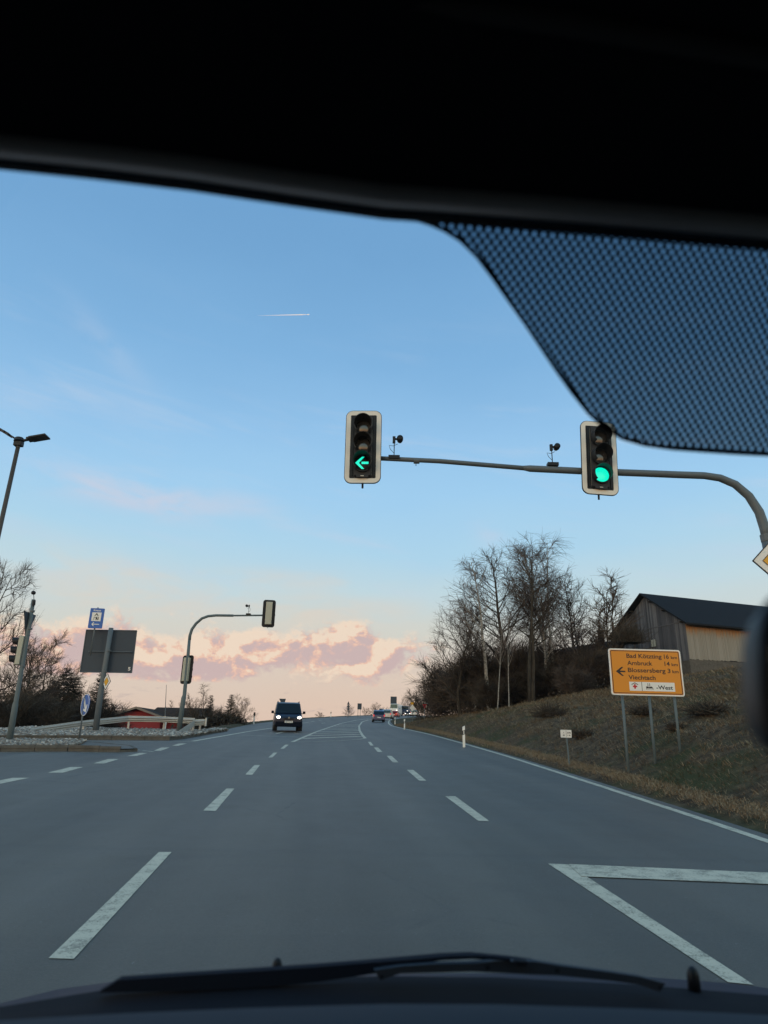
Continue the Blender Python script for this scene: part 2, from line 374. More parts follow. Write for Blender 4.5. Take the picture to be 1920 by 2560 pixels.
def m_wood(fresh):
    def f():
        v = ocoord(); sp = nd('ShaderNodeSeparateXYZ'); NT.links.new(v, sp.inputs[0])
        n = noise(scalev(v, 14, 14, .9), 1.0, 6, .65); r = island()
        g = ramp(mth('ADD', mth('MULTIPLY', n, .6), mth('MULTIPLY', r, .4)), [(.2, (.046, .048, .056)), (.5, (.105, .105, .115)), (.8, (.20, .195, .20))])
        if fresh:                                  # boards kept brown by the eaves, bleached grey further down
            g = mix(.6, g, (.42, .375, .30))
            top = smooth(mth('ADD', sp.outputs[2], mth('MULTIPLY', r, .5)), 2.45, 3.45)
            g = mix(top, g, ramp(n, [(.2, (.20, .10, .045)), (.8, (.52, .30, .15))]))
        return pbsdf(g, .85, 0, .2, n, .5, .01)
    return f
def m_concrete():
    v = ocoord(); n = noise(v, 4, 7, .65); n2 = noise(v, 45, 4, .7)
    c = ramp(mth('ADD', mth('MULTIPLY', n, .6), mth('MULTIPLY', n2, .4)), [(.3, (.060, .054, .047)), (.7, (.16, .145, .125))])
    return pbsdf(c, .9, 0, .2, n2, .4, .01)
def m_stone():
    r = island(); n = noise(wpos(), 30, 4, .6)
    c = ramp(r, [(0, (.09, .075, .065)), (.45, (.22, .195, .17)), (.85, (.38, .35, .31)), (1, (.60, .56, .50))]); return pbsdf(mix(mth('MULTIPLY', n, .5), c, (.24, .21, .18)), .9, 0, .2)
def m_windscreen():
    t = nd('ShaderNodeBsdfTransparent'); t.inputs[0].default_value = (.92, .945, .95, 1)
    g = nd('ShaderNodeBsdfGlossy'); g.inputs[0].default_value = (1, 1, 1, 1); g.inputs[1].default_value = .02
    mx = nd('ShaderNodeMixShader'); mx.inputs[0].default_value = .05
    NT.links.new(t.outputs[0], mx.inputs[1]); NT.links.new(g.outputs[0], mx.inputs[2]); return mx.outputs[0]
PITCH = .0072; ROWK = 1.15
def m_dots():
    uv = nd('ShaderNodeUVMap').outputs[0]; s_ = nd('ShaderNodeSeparateXYZ'); NT.links.new(uv, s_.inputs[0])
    U = mth('DIVIDE', s_.outputs[0], PITCH); V = mth('DIVIDE', s_.outputs[1], PITCH * ROWK)
    a = mth('ADD', U, V); b = mth('SUBTRACT', U, V)
    fa = mth('SUBTRACT', mth('FRACT', a), .5); fb = mth('SUBTRACT', mth('FRACT', b), .5)
    d = mth('SQRT', mth('ADD', mth('MULTIPLY', fa, fa), mth('MULTIPLY', fb, fb)))
    hole = smooth(d, .41, .17)
    t = nd('ShaderNodeBsdfTransparent'); t.inputs[0].default_value = (.40, .50, .58, 1)
    k = nd('ShaderNodeBsdfDiffuse'); k.inputs[0].default_value = (.012, .014, .018, 1)
    mx = nd('ShaderNodeMixShader'); NT.links.new(hole, mx.inputs[0]); NT.links.new(k.outputs[0], mx.inputs[1]); NT.links.new(t.outputs[0], mx.inputs[2]); return mx.outputs[0]
MT = dict(
    asphalt=material('asphalt', m_asphalt), paint=material('road_paint', m_paint), paint_old=material('worn_road_paint', m_paint_old), soil=material('bank_soil', m_soil), field=material('field', m_field),
    grass=material('dry_grass', m_grass(False)), straw=material('straw_grass', m_grass(True)), bark=material('bark', m_bark(False)), birch=material('birch_bark', m_bark(True)),
    twig=material('dark_twigs', m_twig((.038, .030, .026), (.11, .085, .068))), twig_birch=material('birch_twigs', m_twig((.06, .045, .040), (.16, .118, .10))),
    twig_pale=material('pale_twigs', m_twig((.06, .042, .03), (.15, .105, .07))), needle=material('conifer_needles', m_twig((.010, .018, .010), (.035, .048, .024))),
    bramble=material('bramble', m_twig((.035, .028, .021), (.085, .066, .048))), leaf=material('dark_leaves', m_twig((.032, .026, .020), (.080, .064, .048))),
    galv=simple('galvanised_steel', (.105, .125, .14), .5, spec=.35, var=.2), pole=simple('grey_green_pole', (.105, .135, .145), .55, spec=.3, var=.15), rust=material('brown_lamp_pole', m_metal((.075, .060, .050), .6)),
    rail=material('guardrail_steel', m_metal((.46, .45, .42), .5)), signback=simple('sign_back_grey', (.046, .060, .078), .6, spec=.25, var=.1, sc_=1.5),
    black=simple('black_plastic', (.006, .007, .010), .5, spec=.3), housing=simple('signal_housing', (.020, .020, .024), .55, spec=.3), cream=simple('cream_border', (.74, .70, .63), .55, var=.05, sc_=4),
    creamback=simple('cream_housing', (.42, .41, .33), .5), lensoff=simple('unlit_lens', (.030, .027, .025), .12, spec=.9),
    green=material('green_signal', m_emit((0.0, 1.0, .66), 1.05)), greendim=simple('green_glass', (.0, .10, .065), .3),
    head=material('headlight_glow', m_emit((1.0, .90, .78), 5.0)), tail=material('tail_light', m_emit((1.0, .06, .08), .8, (.3, .01, .01))),
    orange=simple('orange_sign_face', (.70, .255, .012), .5, var=.04, sc_=3), white=simple('white_sign', (.78, .76, .72), .5, var=.05, sc_=5), darkbrown=simple('dark_lettering', (.045, .020, .012), .6),
    blackprint=simple('black_print', (.015, .014, .015), .6), red=simple('red_print', (.50, .012, .02), .5), blue=simple('blue_sign', (.012, .105, .42), .45, var=.06), yellow=simple('yellow_sign', (.72, .36, .015), .5, var=.05),
    vanpaint=simple('dark_blue_paint', (.010, .017, .036), .35, spec=.3, coat=.12, var=.05), carblue=simple('blue_paint', (.025, .045, .13), .3, coat=.5), silver=simple('silver_paint', (.42, .42, .42), .3, .3), carred=simple('red_paint', (.42, .015, .02), .3),
    carwhite=simple('white_paint', (.72, .71, .69), .35), truckblue=simple('truck_blue_paint', (.02, .04, .09), .35), glass=material('dark_glass', m_glass_dark), tyre=simple('tyre_rubber', (.015, .015, .016), .85), rim=simple('wheel_rim', (.22, .22, .23), .35, .7),
    plastic=simple('grey_bumper', (.004, .006, .013), .7, spec=.1), woodside=material('bleached_boards', m_wood(True)), woodgable=material('grey_boards', m_wood(False)), roof=simple('dark_sheet_roof', (.012, .013, .016), .8, spec=.12, var=.25, sc_=2),
    concrete=material('concrete', m_concrete), stone=material('pale_stones', m_stone), redwall=simple('red_render', (.30, .035, .04), .85), tile=simple('brown_tiles', (.050, .033, .026), .95, spec=.1), darkwall=simple('dark_house_wall', (.03, .03, .033), .85),
    lining=simple('black_roof_lining', (.006, .008, .013), .9, spec=.15), visor=simple('visor_highlight', (.035, .035, .04), .9, spec=.1), trim=simple('highlight_trim', (.22, .22, .24), .8, spec=.2, var=.2), rubber=simple('wiper_rubber', (.005, .009, .018), .8, spec=.1), armmetal=simple('wiper_arm_paint', (.020, .028, .042), .6, spec=.2),
    bonnet=simple('own_bonnet_paint', (.006, .012, .034), .5, spec=.12), dash=simple('dashboard_plastic', (.022, .034, .048), .8, spec=.15), mirror=material('mirror_glass', lambda: pbsdf((.6, .7, .75), .02, 1.0)),
    windscreen=material('windscreen_glass', m_windscreen), dots=material('dot_print', m_dots), contrail=material('contrail', m_emit((.85, .92, 1.0), .42, (.5, .5, .5))), fascia=simple('pale_fascia', (.24, .19, .16), .8), pinkwhite=simple('pale_red_sign', (.62, .30, .28), .5))

for k_ in ('green', 'tail', 'contrail', 'head'): MT[k_].cycles.emission_sampling = 'NONE'
# ------------------------------------------------------------------ ground, road, bank
def nonuni(a): 
    out = []
    for lo, hi, st in a: out += list(np.arange(lo, hi, st))
    return np.array(out)
gx = nonuni([(-3000, -600, 300), (-600, -100, 50), (-100, -40, 6), (-40, 60, 2.5), (60, 140, 8), (140, 600, 50), (600, 3001, 300)])
gy = nonuni([(-3000, -600, 300), (-600, -60, 30), (-60, 20, 8), (20, 140, 2.5), (140, 360, 10), (360, 600, 40), (600, 9001, 400)])
GX, GY = np.meshgrid(gx, gy)
def ground_z(x, y):
    yy = np.clip(y, -200, 330)
    road = zp(yy) - .45 + .0 * x
    cap = np.where(y < 110, 1.55, 1.55 - (y - 110) * .05); cap = np.clip(cap, -25, 5)
    dl = np.maximum(xL(yy) - 3.0 - x, 0)
    left = np.maximum(road - dl * .35, np.minimum(cap, road))
    left = np.where(y < 43, np.minimum(road, np.maximum(road, cap) - 0) - .0, left)
    z = np.where((x < xL(yy) - 3) & (y > 43), left, road)
    bank = bank_z(x, np.minimum(yy, 330)) - .6
    z = np.where((x > xR(yy)) & (y < 330), np.maximum(np.minimum(bank, road + 9), -50), z)
    far = np.clip((y - 320) / 60, 0, 1); z = z * (1 - far) + far * (-20)
    side = np.clip((np.abs(x) - 150) / 200, 0, 1); z = z * (1 - side) + side * np.minimum(z, -6)
    return z
grid_mesh('ground', GX, GY, ground_z(GX, GY), MT['field'], kind='structure', label='rough winter grassland falling away beside the road')
# right bank
sv = nonuni([(-.12, .6, .12), (.6, 4, .25), (4, 14, .5), (14, 34, 1.25), (34, 80, 5)])
yv = nonuni([(-10, 6, 1.5), (6, 60, .35), (60, 131, .8)])
SVv, YV = np.meshgrid(sv, yv); XV = xR(YV) + SVv
ZB = bank_z(XV, YV); ZB = np.where(SVv < 0, zp(YV) - .05, ZB)
grid_mesh('grass_bank', XV, YV, ZB, MT['soil'], kind='structure', label='brown grass bank rising beside the right edge of the road')
# left verge and the strip of land right of the far curve
yv2 = nonuni([(42, 140, 1.5), (140, 341, 5)]); sv2 = np.array([-.1, .3, .8, 1.3, 2.0, 3.2, 5.5])
A, B = np.meshgrid(sv2, yv2); XX = xL(B) - A
ZZ = zp(B) + np.interp(A, [-.1, .3, .8, 1.3, 2.0, 3.2, 5.5], [-.03, .03, .10, .06, -.25, -.9, -2.0]) + bump(XX, B, .05) * (A > .2)
grid_mesh('verge', XX[:, ::-1], B, ZZ[:, ::-1], MT['soil'], kind='structure', label='narrow brown grass verge along the far left edge of the road')
yv3 = nonuni([(128, 341, 5)]); A, B = np.meshgrid(np.array([-.1, .3, 2, 6, 14, 30, 60]), yv3); XX = xR(B) + A
ZZ = zp(B) + np.interp(A, [-.1, .3, 2, 6, 14, 30, 60], [-.03, .03, .1, .25, .5, .8, 1.0])
grid_mesh('far_verge', XX, B, ZZ, MT['soil'], kind='structure', label='dark grass inside the distant bend')
# asphalt: one sheet, strips between left and right edge
road = empty('road', kind='structure', label='wide grey asphalt road climbing and bending right')
ky = [-60, -20, 0, 5, 10, 15, 20, 24, 27]
KL = [P(0, 1849.5), P(139, 1849.5), P(278, 1849.5), P(424, 1851.5)]
dk = nz(KL[3] - KL[0]); 
kerb_line = lambda x: np.interp(x, [-90, -15.3, -9.3], [10, 29.2, 31.6])
mb = MB()
ys = list(np.arange(-60, 31.7, 3.0)) + [31.6]
rows = []
for y in ys:
    rows.append((y, max(-90.0, -90 if y < 10 else np.interp(y, [10, 29.2, 31.6], [-90, -15.3, -9.3])), float(xR(y)) ))
for y in list(np.arange(33, 130, 3.0)) + list(np.arange(130, 341, 8.0)): rows.append((y, float(xL(y)), float(xR(y))))
rv = []; rf = []
for i, (y, a, b) in enumerate(rows):
    rv += [(a, y, zp(y)), (b, y, zp(y))]
    if i: rf.append((2 * i - 2, 2 * i - 1, 2 * i + 1, 2 * i))
MB().add(rv, rf).build('asphalt', MT['asphalt'], road)
def strip(pts, w0, w1=None, lift=.004):
    """painted line along plane points with real width"""
    w1 = w0 if w1 is None else w1
    pts = [np.array(p) for p in pts]; m = MB(); vs = []
    for i, p in enumerate(pts):
        t = pts[min(i + 1, len(pts) - 1)] - pts[max(i - 1, 0)]; t = nz(np.array([t[0], t[1]])); n = np.array([-t[1], t[0]])
        w = w0 + (w1 - w0) * i / (len(pts) - 1)
        for s_ in (1, -1): q = p[:2] + s_ * n * w / 2; vs.append((q[0], q[1], zp(q[1]) + lift))
    fs = [(2 * i, 2 * i + 1, 2 * i + 3, 2 * i + 2) for i in range(len(pts) - 1)]
    return m.add(vs, fs)
def pq(*px): return [P(*p) for p in px]
def quad_px(pp, lift=.004):
    ps = [P(*p) for p in pp]; return MB().add([(p[0], p[1], zp(p[1]) + lift) for p in ps], [(3, 2, 1, 0)])
# left dashed line (each dash: near-left, near-right, far-right, far-left)
for q in (((121, 2397), (184, 2399), (429, 2131), (397, 2131)), ((508, 2027), (539, 2028), (586, 1972), (566, 1972)), ((613, 1937), (631, 1937), (650, 1913), (636, 1913)), ((671, 1894), (681, 1894), (693, 1882), (684, 1882)),
          ((701, 1872), (710, 1872), (722, 1862), (713, 1862))):
    quad_px(q).build('lane_dash', MT['paint'], road)
for q in (((1196, 2053), (1223, 2053), (1138, 1991), (1113, 1991)), ((1048, 1952), (1066, 1952), (1033, 1925), (1017, 1925)), ((982, 1906), (996, 1906), (979, 1890), (967, 1890)), ((944, 1880), (956, 1880), (945, 1869), (935, 1869)),
          ((926, 1864), (934, 1864), (927, 1855), (920, 1855))):
    quad_px(q).build('lane_dash', MT['paint'], road)
for q in (((-60, 1964), (0, 1960), (73, 1945), (30, 1945)), ((119, 1932), (157, 1932), (208, 1918), (176, 1918)), ((233, 1909), (261, 1909), (297, 1898), (270, 1898)), ((317, 1890.5), (342, 1890), (368, 1883), (347, 1883)), ((384, 1877), (402, 1877), (424, 1869), (404, 1869)), ((430, 1864.5), (446, 1864.5), (467, 1859), (447, 1859))):
    quad_px(q).build('lane_dash', MT['paint'], road)
quad_px(((1370, 2160), (1420, 2162), (1885, 2464), (1820, 2457))).build('solid_line', MT['paint'], road)
# the solid line continues under the bonnet
strip([(1.92, 4.3, 0), (2.25, 0.5, 0), (2.4, -8, 0)], .16).build('solid_line', MT['paint'], road)
quad_px(((1455, 2193), (1421, 2162.3), (2300, 2200), (2300, 2228)), .008).build('stop_line', MT['paint'], road)
er = [np.array([x_ - .27, y_, 0]) for y_, x_ in ((2, 4.95), (9, 4.95), (11, 4.95), (15.4, 4.9), (20, 4.82), (25, 4.72), (30, 4.53), (35, 4.3), (42, 3.95), (48, 3.62), (52.4, 3.3), (58, 2.85), (64.9, 2.2), (70, 1.85), (74.5, 1.55), (82, 1.42), (90, 1.42), (101.8, 1.55), (123.6, 1.95))]
er += [np.array([float(xR(y_)) - .3, y_, 0]) for y_ in (131, 161, 192)]
strip(er, .14, .2).build('edge_line', MT['paint'], road)
strip(pq((297, 1853.5), (424, 1855), (482, 1853)), .14).build('edge_line', MT['paint_old'], road)
strip(pq((0, 1853), (160, 1853), (297, 1853.5)), .10).build('edge_line', MT['paint_old'], road)
strip(pq((482, 1853), (569, 1838), (620, 1829), (680, 1820)), .2).build('edge_line', MT['paint'], road)
strip(pq((593, 1837.5), (660, 1840), (748, 1843)), .22).build('stop_line', MT['paint_old'], road)
for a, b in (((690, 1834), (712, 1829)), ((756, 1808), (772, 1805.5)), ((777, 1804.5), (786, 1803)), ((804, 1808.6), (813, 1807.2)), ((797, 1801), (806, 1800))):
    strip(pq(a, b), .15).build('lane_dash', MT['paint'], road)
hl = [(731, 1855), (792, 1829), (851, 1809), (890, 1800.5), (923, 1796.5)]
hr = [(913, 1846), (906, 1838), (899, 1826.5), (897.5, 1815), (905, 1805), (920, 1800), (941, 1797)]
strip(pq(*hl), .17).build('edge_line', MT['paint'], road)
strip(pq(*hr), .17).build('edge_line', MT['paint'], road)
strip(pq((731, 1855), (791, 1854.4), (851, 1851.8), (899, 1848.5), (913, 1846)), .13, lift=.008).build('edge_line', MT['paint_old'], road)
for a, b in (((754, 1846.6), (906, 1841)), ((767, 1839.6), (903, 1836)), ((781, 1833.6), (900, 1831.6)), ((793, 1829.6), (898, 1827)), ((805, 1825), (897, 1823.6)), ((812, 1821.3), (896, 1820.4)), ((820, 1817.6), (897, 1816.8)), ((829, 1815), (898, 1813.9)), ((838, 1812.2), (901, 1811.2))):
    strip(pq(a, b), .42, lift=.008).build('hatch_bar', MT['paint'], road)

# ------------------------------------------------------------------ grass (nobody could count it)
def blades(n, sampler, hmin, hmax, wid, lay=.9, kz=1.0):
    x, y, sc_ = sampler(n); n = len(x)
    z = bank_z(x, y) - .02
    a = nrs.uniform(0, 2 * PI, n); h = nrs.uniform(hmin, hmax, n) * sc_; w = wid * (.6 + .8 * nrs.rand(n)) * sc_
    # bent over, mostly downhill and downwind
    la = nrs.normal(PI * .95, 1.5, n); lm = lay * h * nrs.uniform(.4, 1.5, n)
    dx, dy = np.cos(la) * lm, np.sin(la) * lm; zz = h * nrs.uniform(.12, .62, n) * kz
    px_, py_ = np.cos(a) * w, np.sin(a) * w
    v = np.zeros((n, 5, 3))
    v[:, 0] = np.stack([x - px_, y - py_, z], 1); v[:, 1] = np.stack([x + px_, y + py_, z], 1)
    v[:, 2] = np.stack([x + dx * .4 + px_ * .8, y + dy * .4 + py_ * .8, z + zz * .7], 1); v[:, 3] = np.stack([x + dx * .4 - px_ * .8, y + dy * .4 - py_ * .8, z + zz * .7], 1)
    v[:, 4] = np.stack([x + dx, y + dy, z + zz * nrs.uniform(.6, 1.0, n)], 1)
    b = np.arange(n)[:, None] * 5
    f = np.concatenate([b + [0, 1, 2], b + [0, 2, 3], b + [3, 2, 4]], 0)
    return v.reshape(-1, 3), f
def clump(n, ymin, ymax, smin, smax, per=9, spread=.10):
    m = n // per; u = nrs.rand(m); y = ymin * (ymax / ymin) ** u; s = smin + (smax - smin) * nrs.rand(m) ** .8
    y = np.repeat(y, per); s = np.repeat(s, per); q = spread * (1 + y / 25)
    y = y + nrs.normal(0, 1, len(y)) * q; s = s + nrs.normal(0, 1, len(s)) * q
    s = np.maximum(s, smin - .1)
    k = 1 + np.clip(y / 40, 0, 2.2) * .55
    return xR(y) + s, y, k
v, f = blades(150000, lambda n: clump(n, 7.5, 85, .9, 13), .08, .24, .0045)
np_mesh('grass', v, f, MT['grass'], kind='stuff', cat='grass', label='dry brown and olive grass matted over the bank right of the road')
v, f = blades(60000, lambda n: clump(n, 6.0, 80, .34, 1.0, 6, .05), .07, .17, .004, .6)
np_mesh('grass', v, f, MT['straw'], kind='stuff', cat='grass', label='straw coloured grass fringe along the asphalt edge')
v, f = blades(20000, lambda n: clump(n, 9, 70, 2.0, 14, 34, .16), .16, .38, .005, .9)
np_mesh('grass', v, f, MT['straw'], kind='stuff', cat='grass', label='longer pale grass tussocks scattered up the bank')
v, f = blades(30000, lambda n: clump(n, 24, 75, 8, 26, 9, .25), .12, .35, .007, .8)
np_mesh('grass', v, f, MT['grass'], kind='stuff', cat='grass', label='coarse grass on the upper slope below the barn')

# ------------------------------------------------------------------ trees
def grow(seed, H, spec):
    """returns (trunk MB, crown MB) of a leafless tree of height H, base at the origin"""
    R = random.Random(seed); tm, cm = MB(), MB()
    def wander(p, d, L, n, wob, up):
        pts = [np.array(p)]; d = np.array(d, float)
        for i in range(n):
            d = nz(d + np.array([R.gauss(0, wob), R.gauss(0, wob), R.gauss(0, wob) * .6 + up])); pts.append(pts[-1] + d * L / n)
        return pts
    def at(pts, t):
        x = t * (len(pts) - 1); i = min(int(x), len(pts) - 2); return pts[i] + (pts[i + 1] - pts[i]) * (x - i), nz(pts[i + 1] - pts[i])
    def side(d, ang):
        a = R.uniform(0, 2 * PI); r = nz(np.cross(d, np.array([math.cos(a), math.sin(a), .3]))); return nz(d * math.cos(ang) + r * math.sin(ang))
    stems = spec.get('stems', 1)
    for si in range(stems):
        lean = spec.get('lean', 0) if stems == 1 else 0
        a = 2 * PI * si / stems + R.uniform(-.4, .4); sp = spec.get('spread', .16)
        d0 = np.array([lean + (sp * math.cos(a) if stems > 1 else 0), (sp * math.sin(a) if stems > 1 else 0), 1.0])
        Hs = H * (1 if si == 0 else R.uniform(.72, .97))
        base = np.array([.15 * math.cos(a) * (stems > 1), .15 * math.sin(a) * (stems > 1), -.3])
        tr = wander(base, nz(d0), Hs, 12, spec.get('twob', .045), .02)
        r0 = spec.get('r', .011) * H / math.sqrt(stems) * 1.15
        tm.tube(tr, [r0 * (1 - .93 * (i / 12) ** .8) + .008 for i in range(13)], 7, cap=False)
        nb = int(spec.get('nb', 30) / stems ** .6)
        for b in range(nb):
            t = spec['t0'] + (1 - spec['t0']) * ((b + R.random()) / nb) ** .9
            p, d = at(tr, min(t, .985))
            shape = spec['shape'](t)
            L = H * shape * R.uniform(.7, 1.15)
            if L < .3: L = .3
            bd = side(d, math.radians(R.uniform(*spec['ang'])))
            br = wander(p, bd, L, 6, .10, spec.get('bup', .06)); rb = max(.016, r0 * (1 - .85 * t) * .42)
            tm.tube(br, [rb * (1 - .8 * i / 6) + .005 for i in range(7)], 4, cap=False)
            ns_ = max(3, int(spec['ns'] * L / (H * .3)))
            for s_ in range(ns_):
                t2 = .18 + .82 * (s_ + R.random()) / ns_; p2, d2 = at(br, min(t2, .99))
                L2 = L * R.uniform(.22, .5) * (1.15 - .5 * t2)
                sb = wander(p2, side(d2, math.radians(R.uniform(20, 55))), L2, 4, .14, spec.get('sup', .03))
                cm.tube(sb, [.017 * (1 - .6 * i / 4) + .004 for i in range(5)], 3, cap=False)
                for w in range(spec['nt']):
                    t3 = .15 + .85 * (w + R.random()) / spec['nt']; p3, d3 = at(sb, min(t3, .99)); L3 = spec['tl'] * R.uniform(.5, 1.3) * H / 14
                    tw = wander(p3, side(d3, math.radians(R.uniform(15, 50))), L3, 3, .16, spec.get('tup', -.05))
                    cm.tube(tw, [.0088, .0078, .0062, .0045], 3, cap=False)
    return tm, cm
birch = dict(t0=.30, shape=lambda t: .30 * (1 - t) ** .75 + .05, ang=(28, 52), nb=38, ns=11, nt=6, tl=1.15, bup=.07, sup=-.02, tup=-.28, r=.0105, twob=.03)
alder = dict(t0=.25, shape=lambda t: .24 * math.sin(PI * min(1, .25 + t * .72)) + .05, ang=(35, 62), nb=34, ns=11, nt=7, tl=.75, bup=.06, sup=.06, tup=.04, r=.0145, twob=.05)
spread = dict(t0=.16, shape=lambda t: .42 * (1 - t) ** .6 + .10, ang=(38, 70), nb=30, ns=12, nt=8, tl=.8, bup=.05, sup=.05, tup=.05, r=.014, twob=.08)
shrub = dict(t0=.05, shape=lambda t: .35 * (1 - t) ** .5 + .1, ang=(20, 50), nb=40, ns=8, nt=6, tl=2.6, bup=.04, sup=.03, tup=.0, r=.012, stems=6, spread=.42, twob=.08)
young = dict(t0=.10, shape=lambda t: .26 * (1 - t) ** .7 + .06, ang=(18, 38), nb=30, ns=9, nt=6, tl=.9, bup=.09, sup=.06, tup=.06, r=.008, stems=2, spread=.12, twob=.03)
PROT = {}
def proto(kind, seed, H, spec, bark, twig):
    tm, cm = grow(seed, H, spec)
    def mk(m, n, mt):
        me = bpy.data.meshes.new(n); me.from_pydata(m.v, [], m.f); me.materials.append(MT[mt]); me.update(); return me
    PROT[kind] = (mk(tm, 'trunk', bark), mk(cm, 'crown', twig), H)
proto('birchA', 1, 14, birch, 'birch', 'twig_birch'); proto('birchB', 5, 14, dict(birch, stems=3, spread=.10), 'birch', 'twig_birch'); proto('birchC', 9, 14, dict(birch, t0=.45, nb=24, tl=.8), 'birch', 'twig_birch')
proto('alderA', 2, 14, alder, 'bark', 'twig'); proto('alderB', 12, 14, dict(alder, t0=.35, stems=2, spread=.08), 'bark', 'twig')
proto('spreadA', 3, 12, spread, 'bark', 'twig'); proto('spreadB', 14, 12, dict(spread, stems=2, spread=.3), 'bark', 'twig_pale'); proto('shrubA', 4, 4, shrub, 'bark', 'bramble'); proto('shrubB', 24, 4, dict(shrub, stems=8), 'bark', 'twig'); proto('youngA', 6, 9, young, 'bark', 'twig_pale')
def plant(kind, name, p, H, label, cat, group=None, rz=0.0, lean=(0, 0), wide=1.0):
    t, c, h0 = PROT[kind]; s_ = H / h0
    e = empty(name, p, 0, label, cat, group); e.scale = (s_ * wide, s_ * wide, s_)
    e.rotation_euler = (lean[1], lean[0], rz)
    for nm, me in (('trunk', t), ('crown', c)):
        o = bpy.data.objects.new(nm, me); col.objects.link(o); o.parent = e
    return e
def conifer_mesh(seed, H, W):
    R = random.Random(seed); t, c = MB(), MB(); t.tube([(0, 0, -.2), (0, 0, H * .95)], [H * .014, .02], 6)
    z = H * .04
    while z < H * .985:
        f_ = z / H; r = W * (1 - f_) ** .68 * R.uniform(.75, 1.15) + .08; nb = int(9 + 6 * (1 - f_))
        for i in range(nb):
            a = R.uniform(0, 2 * PI); L = r * R.uniform(.65, 1.15); dr = R.uniform(-.25, .12); n = max(4, int(L * 10))
            for j in range(n):
                q = (j + R.random()) / n; x, y, zz = math.cos(a) * L * q, math.sin(a) * L * q, z + dr * L * q + .18 * L * q * q
                for k in range(3):
                    b = a + R.uniform(-1.0, 1.0); l = R.uniform(.25, .55) * (1.1 - .4 * q); w_ = .075
                    dx, dy = math.cos(b) * l, math.sin(b) * l; px_, py_ = -math.sin(b) * w_, math.cos(b) * w_
                    c.add([(x - px_, y - py_, zz), (x + px_, y + py_, zz), (x + dx, y + dy, zz - R.uniform(-.05, .14))], [(0, 1, 2)])
        z += H * .022 + .04
    return t, c
CON = []
for sd_, W in ((1, 2.7), (2, 3.5)):
    t, c = conifer_mesh(sd_, 8.0, W)
    a = bpy.data.meshes.new('trunk'); a.from_pydata(t.v, [], t.f); a.materials.append(MT['bark']); b = bpy.data.meshes.new('crown'); b.from_pydata(c.v, [], c.f); b.materials.append(MT['needle']); CON.append((a, b))
def conifer(i, p, H, label, rz, wide=1.0, group=None):
    e = empty('conifer', p, rz, label, 'conifer', group); e.scale = (H / 8 * wide, H / 8 * wide, H / 8)
    for nm, me in zip(('trunk', 'crown'), CON[i]):
        o = bpy.data.objects.new(nm, me); col.objects.link(o); o.parent = e
def by_px(kind, name, base, top, y, label, cat, group=None, rz=0.0, lean=(0, 0), wide=1.0, bank=True, sink=0.0):
    p = AY(base[0], base[1], y); q = AY(top[0], top[1], y)
    if bank: p[2] = float(bank_z(p[0], p[1])) - .1
    p[2] -= sink
    H = q[2] - p[2]; ln = (q[0] - p[0]) / H
    return plant(kind, name, p, H, label, cat, group, rz, (math.atan(ln) if lean == (0, 0) else lean[0], lean[1]), wide)
G1 = 'leafless trees on the bank right of the road'
by_px('birchC', 'birch_tree', (1224, 1759), (1172, 1400), 58, 'leaning pale birch at the left of the tall group on the bank', 'tree', G1, .5, wide=1.25)
by_px('alderA', 'bare_tree', (1273, 1745), (1232, 1388), 60, 'dark forked tree between the leaning birch and the tallest trees', 'tree', G1, 1.2, wide=1.25)
by_px('alderB', 'bare_tree', (1329, 1755), (1318, 1345), 57, 'tall dark trunk directly left of the widest birch crown', 'tree', G1, 2.2, wide=1.1)
by_px('birchB', 'birch_tree', (1370, 1745), (1362, 1338), 61, 'tallest birch with the widest crown, several stems from one base', 'tree', G1, .3, wide=1.3)
by_px('birchA', 'birch_tree', (1392, 1740), (1400, 1368), 63, 'birch filling the right side of the tallest crown', 'tree', G1, 4.0, wide=1.15)
by_px('alderA', 'bare_tree', (1455, 1740), (1462, 1446), 66, 'medium bare tree standing left of the barn gable, behind the bank', 'tree', G1, 3.0, wide=1.15)
by_px('youngA', 'bare_tree', (1524, 1700), (1513, 1420), 66, 'slender pale bare tree nearest to the barn roof', 'tree', G1, 1.0, wide=1.7)
by_px('youngA', 'bare_tree', (1490, 1720), (1492, 1455), 70, 'thin upright bare tree just left of the tree nearest the barn', 'tree', G1, 3.3, wide=1.4)
by_px('spreadA', 'bare_tree', (1151, 1776), (1120, 1520), 60, 'low spreading bare tree at the left end of the wood', 'tree', G1, .9, wide=1.15)
by_px('birchC', 'birch_tree', (1243, 1766), (1216, 1545), 55, 'thin short birch stem in front of the dark undergrowth', 'tree', G1, 2.6, wide=.6)
by_px('birchC', 'birch_tree', (1272, 1764), (1248, 1530), 55.5, 'second thin birch stem, right of the shortest one', 'tree', G1, 3.9, wide=.55)
by_px('birchA', 'birch_tree', (1190, 1772), (1152, 1500), 62, 'drooping birch whose twigs hang over the left end of the wood', 'tree', G1, 5.0, wide=.9)
by_px('youngA', 'bare_tree', (1062, 1792), (1045, 1700), 96, 'small bare tree leaning over the yield sign', 'tree', G1, 0.0, wide=2.0)
by_px('spreadA', 'bare_tree', (1052, 1795), (1058, 1712), 99, 'dark crooked tree behind the yield sign', 'tree', G1, 2.0, wide=.8)
by_px('spreadB', 'bare_tree', (1100, 1790), (1096, 1680), 84, 'bushy bare tree between the yield sign and the wood', 'tree', G1, 4.0)
